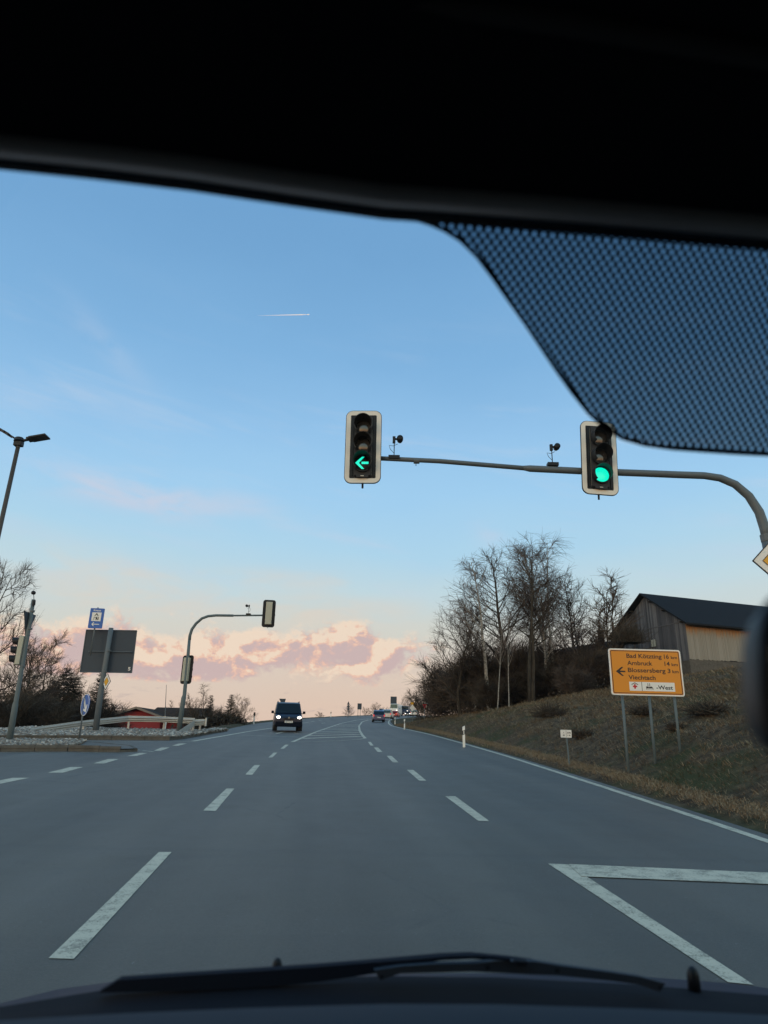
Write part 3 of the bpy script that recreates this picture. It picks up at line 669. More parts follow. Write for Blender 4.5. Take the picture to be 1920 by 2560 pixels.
# dense undergrowth between the trunks
SHR = [(1085, 1790, 1715, 86, 'right behind the yield sign'), (1120, 1786, 1672, 78, 'tall one at the thin left end of the wood'), (1150, 1782, 1650, 70, 'under the low spreading tree'), (1182, 1775, 1640, 66, 'left of the leaning birch trunk'), (1208, 1772, 1628, 62, 'behind the leaning birch trunk'), (1242, 1768, 1635, 64, 'between the leaning birch and the forked tree'),
       (1266, 1766, 1612, 61, 'at the foot of the dark forked tree'), (1298, 1762, 1632, 63, 'between the forked tree and the tall dark trunk'), (1330, 1760, 1660, 60, 'at the foot of the tall dark trunk'), (1356, 1757, 1640, 62, 'left of the tallest birch stems'), (1390, 1754, 1650, 60, 'at the foot of the tallest birch'), (1418, 1750, 1625, 62, 'right of the tallest birch, reaching high'),
       (1446, 1748, 1625, 60, 'in front of the shed chimney'), (1474, 1745, 1640, 59, 'in front of the dark shed wall'), (1500, 1742, 1618, 61, 'left above the orange sign'), (1526, 1732, 1625, 60, 'directly behind the left edge of the orange sign'), (1556, 1720, 1622, 58, 'behind the top of the orange sign'), (1440, 1752, 1665, 55, 'low at the grass edge near the orange sign'), (1225, 1772, 1690, 58, 'low in front of the short birches'),
       (1318, 1760, 1600, 66, 'tall one behind the dark house'), (1375, 1756, 1590, 68, 'tall one behind the tallest birch')]
for i, (px, yb, yt, yy, w_) in enumerate(SHR):
    by_px(('shrubA', 'shrubB')[i % 2], 'shrub', (px, yb), (px - 6, yt), yy, 'dark bare shrub in the wood, ' + w_, 'shrub', 'undergrowth shrubs on the bank', i * 1.7, wide=1.25)
def leafmass(n, boxes, seed):
    R = np.random.RandomState(seed); V = []
    for (px, yb, yt, yy, rx) in boxes:
        b = AY(px, yb, yy); t = AY(px, yt, yy); hh = t[2] - b[2]; k = n
        q = R.normal(0, .42, (k, 3)); q[:, 2] = R.rand(k) ** 1.25
        V.append(np.stack([b[0] + q[:, 0] * rx * (1.05 - .55 * q[:, 2]), b[1] + q[:, 1] * 2.2, b[2] - .2 + q[:, 2] * hh], 1))
    c = np.concatenate(V); m = len(c)
    d1 = R.normal(0, 1, (m, 3)); d2 = R.normal(0, 1, (m, 3)); s_ = R.uniform(.05, .13, (m, 1))
    d1 /= np.linalg.norm(d1, axis=1)[:, None]; d2 /= np.linalg.norm(d2, axis=1)[:, None]
    v = np.stack([c - d1 * s_, c + d1 * s_, c + d2 * s_ * 1.6], 1).reshape(-1, 3)
    return v, np.arange(len(v)).reshape(-1, 3)
v, f = leafmass(800, [(1085, 1795, 1745, 88, 2.5), (1120, 1792, 1712, 80, 2.5), (1150, 1788, 1690, 72, 2.4), (1180, 1782, 1668, 68, 2.4), (1210, 1778, 1655, 65, 2.4), (1240, 1774, 1650, 64, 2.4), (1268, 1770, 1690, 64, 2.4), (1300, 1768, 1705, 64, 2.4), (1335, 1764, 1712, 64, 2.4),
    (1370, 1760, 1705, 64, 2.4), (1400, 1757, 1700, 63, 2.4), (1430, 1754, 1680, 62, 2.2), (1460, 1750, 1680, 62, 2.2), (1490, 1746, 1680, 62, 2.2), (1520, 1742, 1675, 60, 2.2), (1550, 1730, 1670, 58, 1.8), (1475, 1750, 1690, 57, 2.0), (1420, 1756, 1700, 57, 2), (1230, 1776, 1710, 60, 2)], 3)
np_mesh('undergrowth', v, f, MT['leaf'], kind='stuff', cat='undergrowth', label='dark brambles and ivy massed under the trees on the bank')
# single dark bushes out on the grass and by the barn
def bush(px, yb, hpx, y, label, mt='bramble', n=1100, rx=1.0, flat=.8, seed=1):
    rx = .55 + .35 * rx; n = int(n * 1.3)
    d = on_bank(px, yb, 8, 100) if y is None else AY(px, yb, y); yy = d[1]; d[2] = float(bank_z(d[0], d[1])) if y is None else d[2]
    h = hpx * yy / F * 1.35; R = np.random.RandomState(seed); m = MB()
    for i in range(int(n / 6)):
        a = R.uniform(0, 2 * PI); p = np.array([R.normal(0, .25) * rx * h, R.normal(0, .25) * rx * h, 0.0]); dr = nz(np.array([math.cos(a) * .9, math.sin(a) * .9, R.uniform(.5, 2.0)])); L = h * R.uniform(.5, 1.1)
        pts = [p]
        for k in range(4): dr = nz(dr + R.normal(0, .35, 3)); pts.append(pts[-1] + dr * np.array([rx, rx, 1.0]) * L / 4)
        for q in pts: q[2] = max(q[2] * flat, 0.01)
        m.tube(pts, [.014, .012, .010, .008, .006], 3, cap=False)
    o = m.build('bush', MT[mt], label=label, cat='bush'); o.location = Vector(d); return o
bush(1375, 1795, 38, None, 'dark leafless bush alone on the grass bank left of the small white marker sign', n=1800, rx=1.5, seed=2)
bush(1455, 1845, 22, None, 'low dark bramble right beside the small white marker sign', n=1500, rx=1.9, seed=3)
bush(1605, 1790, 26, None, 'low heap of dark brambles behind the legs of the orange direction sign', n=1400, rx=1.6, seed=4)
bush(1770, 1790, 34, None, 'wide tangle of dark brambles on the bank right of the orange sign', n=2200, rx=2.2, seed=5)
bush(1690, 1830, 20, None, 'flat patch of dead stalks at the right leg of the orange sign', n=1100, rx=1.4, seed=6)

# ------------------------------------------------------------------ barn
YB = 65.0
cE = AY(1712, 1553, YB); cB = AY(1716, 1648, YB); d1 = np.array([math.sin(math.radians(71)), math.cos(math.radians(71)), 0]); d2 = np.array([-math.sin(math.radians(19.7)), math.cos(math.radians(19.7)), 0])
barn = empty('barn', (cE[0], cE[1], cB[2]), 0, 'old wooden barn with a dark roof and weathered vertical boards on top of the bank', 'barn')
z0 = cB[2]; EH = cE[2] - z0
le = HV(1545, 1586, cE, d2); Wd = float(np.dot(le - cE, d2)); ap = HV(1611, 1490, cE, d2); wa = float(np.dot(ap - cE, d2)); RH = ap[2] - z0
LEN = 17.0
Wd = 2 * wa * 1.0 if abs(Wd - 2 * wa) < 3 else Wd
def bl(a, b, z, off=0.0): # a along the long side, b along the gable, local
    q = d1 * a + d2 * b; return (q[0], q[1], z)
def plank_wall(name, a0, a1, axis, top, bot, mat, wdt=.17):
    R = random.Random(len(name)); m = MB(); t = a0
    while t < a1:
        w = wdt * R.uniform(.85, 1.15); e = min(t + w - .025, a1); pr = R.uniform(.0, .03)
        zt0, zt1 = top(t), top(e); zb = bot(t) + R.uniform(-.05, .05)
        if axis == 1: # gable, outward is -d1
            o0, o1 = -.03 - pr, .02; v_ = [bl(o0, t, zb), bl(o0, e, zb), bl(o0, e, zt1), bl(o0, t, zt0), bl(o1, t, zb), bl(o1, e, zb), bl(o1, e, zt1), bl(o1, t, zt0)]
        else:
            k = lambda z: .34 * max(0, (EH - z)) / EH * 0
            o0, o1 = -.03 - pr, .02; v_ = [bl(t, o0, zb), bl(e, o0, zb), bl(e, o0, zt1), bl(t, o0, zt0), bl(t, o1, zb), bl(e, o1, zb), bl(e, o1, zt1), bl(t, o1, zt0)]
        m.add(v_, [(0, 1, 2, 3), (7, 6, 5, 4), (1, 0, 4, 5), (2, 1, 5, 6), (3, 2, 6, 7), (0, 3, 7, 4)]); t += w
    o = m.build(name, mat, barn, kind='stuff'); return o
gt = lambda b: EH + (RH - EH) * (1 - abs(b - wa) / wa) - .1 if b < 2 * wa else EH
plank_wall('gable_boards', 0.0, Wd, 1, gt, lambda b: -.1, MT['woodgable'], .2)
plank_wall('side_boards', 0.02, LEN, 0, lambda a: EH - .02, lambda a: -.0 + .02 * a, MT['woodside'], .19)
m = MB(); m.prism([(0, 0)] * 3, 0, 0) if False else None
# inner wall backing
def prism_l(m, pts_ab, z_lo, z_hi):
    n = len(pts_ab); vs_ = [bl(a, b, z_lo) for a, b in pts_ab] + [bl(a, b, z_hi) for a, b in pts_ab]
    m.add(vs_, [tuple(reversed(range(n))), tuple(range(n, 2 * n))] + [(i, (i + 1) % n, n + (i + 1) % n, n + i) for i in range(n)])
prism_l(m, [(.05, .05), (LEN, .05), (LEN, Wd), (.05, Wd)], -.3, EH - .15)
g_ = [bl(.06, .1, EH - .2), bl(.06, Wd - .1, EH - .2), bl(.06, wa, RH - .3)]; m.add(g_, [(0, 1, 2)])
m.build('wall', MT['darkwall'], barn)
m = MB(); prism_l(m, [(-.02, -.02), (LEN, -.02), (LEN, .3), (-.02, .3)], -2.2, .02); prism_l(m, [(-.02, .31), (.3, .31), (.3, Wd), (-.02, Wd)], -2.6, -.08); m.build('plinth', MT['concrete'], barn)
m = MB(); ov = .75; th = .16; sl = (RH - EH) / wa
for s_ in (0, 1):
    b_e = -ov if s_ == 0 else 2 * wa + ov; ze = EH - sl * ov + .08
    pts = [bl(-.6, b_e, ze), bl(LEN + .5, b_e, ze), bl(LEN + .5, wa, RH + .1), bl(-.6, wa, RH + .1)]
    top_ = [(p[0], p[1], p[2] + th) for p in pts]; m.add(pts + top_, [(3, 2, 1, 0), (4, 5, 6, 7), (0, 1, 5, 4), (1, 2, 6, 5), (2, 3, 7, 6), (3, 0, 4, 7)])
m.build('roof', MT['roof'], barn)
for i, b in enumerate((0.1, wa * .45, wa * .8, wa * 1.35, wa * 1.75)):
    z_ = gt(b) + .02; m = MB(); m.add([bl(-.5, b, z_ - .12), bl(-.5, b + .14, z_ - .12), bl(-.5, b + .14, z_), bl(-.5, b, z_), bl(.1, b, z_ - .12), bl(.1, b + .14, z_ - .12), bl(.1, b + .14, z_), bl(.1, b, z_)], [(0, 1, 2, 3), (7, 6, 5, 4), (1, 0, 4, 5), (2, 1, 5, 6), (3, 2, 6, 7), (0, 3, 7, 4)]); m.build('purlin', MT['bark'], barn)
m = MB(); m.add([bl(-.09, .0, EH - .05), bl(-.09, Wd, EH - .05), bl(-.09, Wd, EH + .03), bl(-.09, 0, EH + .03), bl(-.02, 0, EH - .05), bl(-.02, Wd, EH - .05), bl(-.02, Wd, EH + .03), bl(-.02, 0, EH + .03)], [(0, 1, 2, 3), (7, 6, 5, 4), (1, 0, 4, 5), (2, 1, 5, 6), (3, 2, 6, 7), (0, 3, 7, 4)]); m.build('ledger_board', MT['woodgable'], barn)
wp = HV(1636, 1608, cE, d2); wb = float(np.dot(wp - cE, d2)); wz = wp[2] - z0
m = MB(); m.add([bl(-.1, wb - .35, wz - .35), bl(-.1, wb + .35, wz - .35), bl(-.1, wb + .35, wz + .35), bl(-.1, wb - .35, wz + .35)], [(0, 1, 2, 3)]); m.build('window', MT['creamback'], barn)
m = MB(); 
for k in (-.35, 0, .35): m.add([bl(-.12, wb + k - .025, wz - .38), bl(-.12, wb + k + .025, wz - .38), bl(-.12, wb + k + .025, wz + .38), bl(-.12, wb + k - .025, wz + .38)], [(0, 1, 2, 3)])
m.build('window_frame', MT['bark'], barn)
bush(1575, 1608, 45, 60, 'round dark shrub crowding the left corner of the barn', n=3600, rx=1.0, flat=1.0, seed=9)
# dark low outbuilding left of the barn, half hidden in the wood
p = AY(1440, 1700, 70); ob = empty('shed', (p[0], p[1], p[2] - 1), math.radians(-12), 'low dark shed with a chimney half hidden behind the trees left of the barn', 'shed')
q0 = AY(1548, 1600, 70)[2] - p[2] + 1
m = MB(); m.box((0, 2, q0 / 2 - 1), (9.6, 5, q0 - .6)); m.build('wall', MT['darkwall'], ob)
m = MB(); m.add([(-6, -.8, q0 - 2.6), (5, -.8, q0 - .7), (5, 2.5, q0 + .3), (-6, 2.5, q0 - 1.4), (-6, 5.5, q0 - 2.6), (5, 5.5, q0 - .7)], [(0, 1, 2, 3), (3, 2, 5, 4), (0, 3, 4), (1, 5, 2), (0, 4, 5, 1)]); m.build('roof', MT['roof'], ob)
m = MB(); m.box((2.9, 1.5, q0 + .25), (.6, .6, 1.4)); m.box((2.9, 1.5, q0 + 1.0), (.75, .75, .12)); m.build('chimney', MT['bark'], ob)
p = AY(1310, 1740, 72); hs = empty('dark_house', (p[0], p[1], p[2] - 1), math.radians(8), 'dark house seen between the birch trunks with a low roof', 'house')
m = MB(); m.box((0, 3, 1.6), (7.5, 6, 3.2)); m.build('wall', MT['darkwall'], hs)
m = MB(); m.add([(-4.3, -.6, 3.2), (4.3, -.6, 3.2), (4.3, 6.6, 3.2), (-4.3, 6.6, 3.2), (-4.3, 3, 4.5), (4.3, 3, 4.5)], [(0, 1, 5, 4), (2, 3, 4, 5), (1, 2, 5), (3, 0, 4), (3, 2, 1, 0)]); m.build('roof', MT['roof'], hs)
for x_ in (.6, 1.5): MB().box((x_, -.02, 2.1), (.5, .08, 1.0)).build('window', MT['pole'], hs)

# ------------------------------------------------------------------ traffic signals
def disc(r, y, n=24, cx=0, cz=0): return [(cx + r * math.cos(2 * PI * i / n), y, cz + r * math.sin(2 * PI * i / n)) for i in range(n)]
def traffic_light(name, loc, rz, label, lit=None, plate=True, group=None, s=1.0):
    """front looks to -Y, centre of the plate at the origin"""
    t = empty(name, loc, rz, label, 'traffic light', group); t.scale = (s, s, s)
    LR, PT = .150, .350
    if plate:
        MB().prism(rrect(.635, 1.39, .125), .0, .02).build('backplate', MT['black'], t)
        MB().ring(rrect(.615, 1.37, .118), rrect(.458, 1.205, .02), -.006, .001).build('border', MT['cream'], t)
        for sx_ in (-.19, .19): MB().box((sx_, -.012, 0), (.025, .02, 1.12)).build('rib', MT['black'], t)
    MB().box((0, .085 if plate else .07, 0), (.32, .18, 1.14)).build('housing_back', MT['creamback'], t, bevel=.02)
    MB().box((0, -.02, 0), (.30, .05, 1.13)).build('housing', MT['housing'], t, bevel=.01)
    MB().box((0, -.047, -.575), (.21, .012, .05)).build('bottom_plate', MT['housing'], t)
    MB().box((0, -.055, -.575), (.055, .006, .010)).build('label_plate', MT['cream'], t)
    for i, z in enumerate((PT, 0, -PT)):
        on = lit and i == 2
        ringm = MB(); ringm.loft([disc(LR + .006, -.045, 24, 0, z), disc(LR + .006, -.09, 24, 0, z), disc(LR - .012, -.09, 24, 0, z), disc(LR - .012, -.05, 24, 0, z)], caps=False)
        ringm.build('lens_ring', MT['black'], t, smooth=False)
        # domed lens
        rings = [disc(max(LR * k, .001), -.052 - .030 * (1 - k * k), 24, 0, z) for k in (.93, .75, .5, .25, .02)]
        mt_ = MT['lensoff'] if not on else (MT['green'] if lit == 'full' else MT['black'])
        MB().loft(rings, caps=True).build('lens', mt_, t, smooth=True)
        if on and lit == 'arrow':
            def stroke(a, b, w):
                a, b = np.array(a), np.array(b); d = nz(b - a); n = np.array([-d[1], d[0]]) * w / 2
                return [tuple(a + n), tuple(b + n), tuple(b - n), tuple(a - n)]
            am = MB()
            am.prism([(-.125, z), (-.012, z + .112), (.032, z + .112), (-.062, z), (.032, z - .112), (-.012, z - .112)][::-1], -.093, -.088)
            am.prism([(-.015, z + .021), (.105, z + .021), (.105, z - .021), (-.015, z - .021)][::-1], -.093, -.088)
            am.build('arrow', MT['green'], t)
        # visor: a hood open below
        n = 22; dep = .19 if lit == 'full' and on else .24; vo, vi = [], []
        inner = []; outer = []
        for j in range(n + 1):
            a = math.radians(-48 + 276 * j / n); front = dep * (1.0 - .30 * (0.5 - .5 * math.sin(a)))
            outer.append([(LR * 1.05 * math.cos(a), -.05, z + LR * 1.05 * math.sin(a)), (LR * 1.04 * math.cos(a), -.05 - front, z + LR * 1.04 * math.sin(a))])
            inner.append([(LR * 1.01 * math.cos(a), -.05, z + LR * 1.01 * math.sin(a)), (LR * 1.0 * math.cos(a), -.05 - front, z + LR * 1.0 * math.sin(a))])
        vm = MB(); vm.loft([o + i_[::-1] for o, i_ in zip(outer, inner)], closed=True)
        vm.build('visor', [MT['black']], t, smooth=False)
    MB().tube([(0, .10, -.56), (0, .10, -.745)], .018, 8).build('bottom_bracket', MT['black'], t)
    return t
def detector(p, parent, s=1.0, flip=1):
    """small camera on a thin bracket; returned as one part with sub-parts"""
    m = MB(); m.box((p[0], p[1], p[2] + .01), (.2 * s, .13 * s, .06 * s)); b = m.build('detector_bracket', MT['black'], parent)
    m = MB(); m.tube([(p[0], p[1], p[2]), (p[0] + .0, p[1], p[2] + .30 * s)], .009 * s, 6); m.tube([(p[0], p[1], p[2] + .1 * s), (p[0] - .07 * s * flip, p[1], p[2] + .18 * s), (p[0] - .09 * s * flip, p[1], p[2] + .25 * s), (p[0] - .02 * s, p[1], p[2] + .24 * s), (p[0] + .06 * s * flip, p[1], p[2] + .28 * s)], .005 * s, 5); m.build('detector_stem', MT['black'], b)
    m = MB(); m.box((p[0] - .005 * flip, p[1], p[2] + .36 * s), (.05 * s, .05 * s, .12 * s)); c = m.build('detector_box', MT['black'], b)
    q = (p[0] + .10 * s * flip, p[1], p[2] + .375 * s)
    m = MB(); m.loft([disc(r * s, q[1] + y_ * s, 16, q[0], q[2]) for r, y_ in ((.02, -.07), (.056, -.06), (.058, .02), (.045, .08), (.015, .10))]); m.tube([(q[0] - .1 * s * flip, q[1], q[2]), q], .02 * s, 6); m.build('detector_camera', MT['black'], b, smooth=True)
    return b
YS = 10.9
mast = empty('signal_mast', (*AY(2030, 1700, YS)[:2], zp(YS)), 0, 'tall grey curved mast arm carrying the two green traffic lights over the road', 'signal mast')
base = np.array(mast.location)
loc = lambda p: tuple(np.array(p) - base)
pl = AY(908, 1116, YS); pr = AY(1498, 1144, YS)
ARM = [AY(930, 1145, YS + .15), AY(1100, 1153, YS + .15), AY(1318, 1171, YS + .15)]
MB().tube([loc(p) for p in ARM], [.040, .042, .042], 12).build('arm_tip', MT['galv'], mast, smooth=True)
p0 = AY(1040, 1152.5, YS + .15); MB().tube([loc(p0 - np.array([.04, 0, 0])), loc(p0 + np.array([.06, 0, 0]))], .05, 12).build('collar', MT['galv'], mast); MB().tube([loc(p0), loc(p0 - np.array([0, 0, .09]))], .008, 6).build('bolt', MT['galv'], mast)
ARM2 = [AY(a, b, YS + .15) for a, b in ((1308, 1170), (1325, 1171.5), (1460, 1178), (1600, 1183), (1700, 1187), (1760, 1189), (1800, 1195), (1838, 1211), (1872, 1240), (1898, 1280), (1912, 1322), (1919, 1350))]
bx = ARM2[-1]; 
MB().tube([loc(p) for p in ARM2], [.042, .060, .061, .062, .063, .064, .066, .069, .073, .078, .083, .086], 14).build('arm', MT['galv'], mast, smooth=True)
bot = np.array([bx[0] + .16, bx[1], zp(bx[1]) - .1])
MB().tube([loc(bx + np.array([-.01, 0, .1])), loc(bx + np.array([0.005, 0, -.02]))], [.103, .108], 14).build('collar', MT['galv'], mast)
MB().tube([loc(bx), loc(bx + (bot - bx) * .6), loc(bx + (bot - bx) * .62), loc(bot)], [.1, .11, .14, .145], 14).build('pole', MT['galv'], mast, smooth=True)
d_ = AY(985, 1150, YS + .15); detector(loc(d_ + np.array([0, 0, .03])), mast, 1.0); d_ = AY(1382, 1170, YS + .15); detector(loc(d_ + np.array([0, 0, .05])), mast, .95)
T1 = traffic_light('traffic_light', pl, math.radians(-.5), 'traffic light with a lit green left arrow at the tip of the arm', 'arrow'); T1.rotation_euler = (0, math.radians(-.3), math.radians(-2))
T2 = traffic_light('traffic_light', pr, math.radians(1.0), 'traffic light with a full green disc, right of the arrow light on the same arm', 'full'); T2.rotation_euler = (0, math.radians(2.6), math.radians(2))
def diamond_sign(c, w, rz, label, group=None, y_s=1.0, extra=None):
    t = empty('priority_sign', c, rz, label, 'road sign', group); h = w / 2
    D = lambda k, r=.0: [(h * k, 0), (0, h * k), (-h * k, 0), (0, -h * k)][::-1]
    MB().prism(D(1.0), 0, .02).build('panel', MT['white'], t)
    MB().ring(D(1.02), D(.965), -.004, .021).build('rim', MT['blackprint'], t)
    MB().prism(D(.52), -.006, -.001).build('yellow_field', MT['yellow'], t); MB().ring(D(.56), D(.52), -.008, -.001).build('inner_rim', MT['blackprint'], t)
    return t
c_ = AY(1882, 1400, YS - .1); dw = .70
diamond_sign(c_ + np.array([dw / 2, 0, -.01]), dw, 0, 'yellow and white priority road diamond on the near mast at the right edge')
# far mast, seen from behind
YF = 38.5
fm = empty('signal_mast', (*AY(447, 1833, YF)[:2], AY(447, 1833, YF)[2]), 0, 'smaller curved mast in the gravel island carrying two traffic lights seen from behind', 'signal mast'); base = np.array(fm.location)
pp = [AY(a, b, YF) for a, b in ((446, 1836), (459, 1745), (461, 1738), (470, 1640), (474, 1592))]
MB().tube([loc(p) for p in pp], [.14, .13, .105, .092, .08], 12).build('pole', MT['pole'], fm, smooth=True)
pp = [AY(a, b, YF) for a, b in ((473.5, 1600), (475, 1588), (480, 1573), (490, 1559), (505, 1546), (520, 1540.5), (540, 1538.5), (583, 1539), (584, 1539), (640, 1538.5), (688, 1538))]
MB().tube([loc(p) for p in pp], [.085, .083, .08, .078, .075, .073, .072, .07, .05, .048, .045], 10).build('arm', MT['pole'], fm, smooth=True)
detector(loc(AY(621, 1536, YF)), fm, 1.3, -1)
q = AY(672, 1534, YF - .12); t_ = traffic_light('traffic_light', q, PI + math.radians(8), 'traffic light seen from behind, hanging at the tip of the far curved arm', group=None, s=1.12)
t_.rotation_euler = (0, 0, PI + math.radians(8))
q = AY(468, 1674, YF + .15); traffic_light('traffic_light', q, PI - math.radians(20), 'black backed traffic light seen from behind, clamped halfway up the far curved mast', s=1.12)

# ------------------------------------------------------------------ left signal pole
YL = 25.5
lp = empty('signal_pole', AY(21, 1864, YL), 0, 'straight grey pole on the near gravel island with a sensor on top', 'pole'); base = np.array(lp.location)
pp = [AY(a, b, YL) for a, b in ((21, 1866), (38, 1763), (40, 1754), (74, 1560), (84, 1499))]
MB().tube([loc(p) for p in pp], [.110, .100, .080, .072, .066], 12).build('pole', MT['pole'], lp, smooth=True)
for a, b in ((57, 1665), (75, 1572), (81, 1528)):
    c = AY(a, b, YL); MB().tube([loc(c - np.array([0, 0, .03])), loc(c + np.array([0, 0, .03]))], .085, 12).build('clamp', MT['galv'], lp)
MB().tube([loc(AY(84, 1513, YL - .08)), loc(AY(85.5, 1501, YL - .08))], .06, 8).build('sensor_box', MT['black'], lp)
c = AY(84, 1482, YL); MB().loft([[tuple(np.array(loc(c)) + np.array([r * math.cos(2 * PI * i / 12), y_, r * math.sin(2 * PI * i / 12)])) for i in range(12)] for r, y_ in ((.02, -.08), (.075, -.05), (.075, .03), (.02, .08))]).build('detector_camera', MT['black'], lp, smooth=True)
MB().tube([loc(c), loc(AY(85, 1500, YL))], .012, 6).build('detector_stem', MT['black'], lp)
c = AY(46, 1626, YL); t_ = traffic_light('traffic_light', c, math.radians(-88), 'cream sided traffic light turned away to the left on the near island pole', plate=False, s=.92); t_.rotation_euler = (0, 0, math.radians(-80))
MB().tube([tuple(np.array(AY(50, 1663, YL)) - base), tuple(np.array(AY(57, 1665, YL)) - base)], .02, 6).build('bracket', MT['pole'], lp)
c = AY(71, 1553, YL + .1); ys_ = empty('yield_sign', c, math.radians(-88), 'grey back of a triangular yield sign high on the near island pole', 'road sign')
h = .95; MB().prism([(-h / 2, .30), (h / 2, .30), (0, -.56)][::-1], 0, .03).build('panel', MT['signback'], ys_); MB().ring([(-h / 2 - .015, .315), (h / 2 + .015, .315), (0, -.59)][::-1], [(-h / 2 + .03, .285), (h / 2 - .03, .285), (0, -.51)][::-1], -.012, .0).build('rim', MT['galv'], ys_)

# ------------------------------------------------------------------ board, camping sign, small signs on the left
YBd = 36.4
bd = empty('sign_board', AY(239, 1837, YBd), 0, 'large square dark grey sign board seen from behind on a thick grey pole', 'sign'); base = np.array(bd.location)
pc = [AY(a, b, YBd) for a, b in ((212, 1573), (339, 1575), (326, 1681), (196, 1679))]
vs_ = [loc(p + np.array([0, .22, 0])) for p in pc] + [loc(p + np.array([0, .27, 0])) for p in pc]
MB().add(vs_, [(0, 1, 2, 3), (7, 6, 5, 4), (1, 0, 4, 5), (2, 1, 5, 6), (3, 2, 6, 7), (0, 3, 7, 4)]).build('panel', MT['signback'], bd)
for i in range(4):
    MB().tube([loc(pc[i] + np.array([0, .2, 0])), loc(pc[(i + 1) % 4] + np.array([0, .2, 0]))], .022, 4).build('edge_profile', MT['galv'], bd)
MB().tube([loc(AY(a, b, YBd)) for a, b in ((237, 1840), (252, 1730), (265, 1650), (278, 1570))], [.16, .142, .132, .122], 14).build('post', MT['galv'], bd, smooth=True)
MB().tube([loc(AY(237, 1841, YBd)), loc(AY(238, 1834, YBd))], .26, 10).build('base_plate', MT['pole'], bd)
MB().tube([loc(AY(217, 1627, YBd - .05) + np.array([0, .2, 0])), loc(AY(328, 1629, YBd) + np.array([0, .15, 0]))], .025, 6).build('cross_rail', MT['galv'], bd)
for a, b in ((271, 1627), (262, 1679)):
    c = AY(a, b, YBd); MB().tube([loc(c - np.array([0, 0, .035])), loc(c + np.array([0, 0, .035]))], .142, 12).build('clamp', MT['galv'], bd)
st = empty('st', (0, 0, 0)); bpy.data.objects.remove(st)
c = AY(320, 1671, YBd); text('5', .17, .13, float(c[0] - base[0]) - .07, float(c[2] - base[2]) - .08, float(c[1] - base[1]) + .208, MT['white'], bd, 'sticker')
YCs = 36.1
cs = empty('camping_sign', AY(232, 1629, YCs), 0, 'blue camping sign with a tent and a left arrow above the square board', 'road sign'); base = np.array(cs.location)
MB().tube([loc(AY(226, 1638, YCs)), loc(AY(245, 1519, YCs))], .042, 8).build('post', MT['galv'], cs, smooth=True)
cc = AY(240.5, 1545.5, YCs - .06); kx = YCs / F * 1.04
tl = math.atan(8.5 / 48)
pn = empty('tmp'); bpy.data.objects.remove(pn)
sgn = MB().prism(rrect(32.5 * kx, 48 * kx, .04), 0, .07).build('panel', MT['blue'], cs); sgn.location = Vector(cc - base); sgn.rotation_euler = (0, 0, math.radians(6))
MB().prism(rrect(21.5 * kx, 21 * kx, .01, cz=3.5 * kx), -.006, -.001).build('pictogram_field', MT['white'], sgn)
m = MB(); k = kx
m.prism([(-5 * k, 5.5 * k), (-.6 * k, 12 * k), (.6 * k, 12 * k), (5 * k, 5.5 * k), (2.6 * k, 5.5 * k), (0, 9.2 * k), (-2.6 * k, 5.5 * k)][::-1], -.010, -.006)
m.ring([(-5.5 * k, -4 * k), (-5.5 * k, 3 * k), (0, 3 * k), (0, -4 * k)], [(-4.5 * k, -4 * k), (-4.5 * k, 2 * k), (-1 * k, 2 * k), (-1 * k, -4 * k)], -.010, -.006)
m.prism([(0, 3 * k), (6 * k, 3 * k), (6 * k, -3 * k), (0, -3 * k)], -.010, -.006); m.prism(rrect(1.8 * k, 1.8 * k, .8 * k, cx=3 * k, cz=-4 * k), -.010, -.006)
m.build('pictogram', MT['blackprint'], sgn); MB().prism([(2 * k, 1.8 * k), (5 * k, 1.8 * k), (5 * k, -.5 * k), (2 * k, -.5 * k)], -.013, -.011).build('pictogram_window', MT['white'], sgn)
m = MB(); m.prism([(-9 * k, -14.5 * k), (-4.5 * k, -9.8 * k), (-2.6 * k, -9.8 * k), (-5.6 * k, -13.6 * k), (9 * k, -13.6 * k), (9 * k, -15.4 * k), (-5.6 * k, -15.4 * k), (-2.6 * k, -19.2 * k), (-4.5 * k, -19.2 * k)], -.006, -.001); m.build('arrow', MT['white'], sgn)
text('Knaus', 4.2 * k, 17 * k, 0, 17 * k, -.004, MT['white'], sgn, align='C')
c = AY(266, 1704, YBd - .25); pd = diamond_sign(c, .82, math.radians(-41), 'small yellow priority diamond turned sideways on the board pole')
p1 = AY(197, 1856, 28.9); bs = empty('keep_right_sign', p1, 0, 'round blue sign with a white diagonal arrow on a thin post', 'road sign'); base = np.array(bs.location)
MB().tube([loc(AY(195.5, 1860, 28.9)), loc(AY(214, 1737, 28.9))], .036, 8).build('post', MT['galv'], bs, smooth=True)
dp = AY(212.5, 1762, 28.8); r_ = .425
dsc = MB().prism([(r_ * math.cos(2 * PI * i / 32), r_ * math.sin(2 * PI * i / 32)) for i in range(32)], 0, .03).build('disc', MT['blue'], bs); dsc.location = Vector(dp - base); dsc.rotation_euler = (0, 0, math.radians(-47))
def annulus(r0, r1): return [(r0 * math.cos(2 * PI * i / 32), r0 * math.sin(2 * PI * i / 32)) for i in range(32)], [(r1 * math.cos(2 * PI * i / 32), r1 * math.sin(2 * PI * i / 32)) for i in range(32)]
MB().ring(*annulus(.43, .405), -.006, .0).build('rim', MT['white'], dsc)
am = MB(); am.prism([(-.22, .26), (-.13, .31), (.14, -.12), (.20, .02), (.27, .0), (.20, -.30), (-.10, -.22), (-.08, -.15), (.05, -.18)], -.006, -.001); am.build('arrow', MT['white'], dsc)

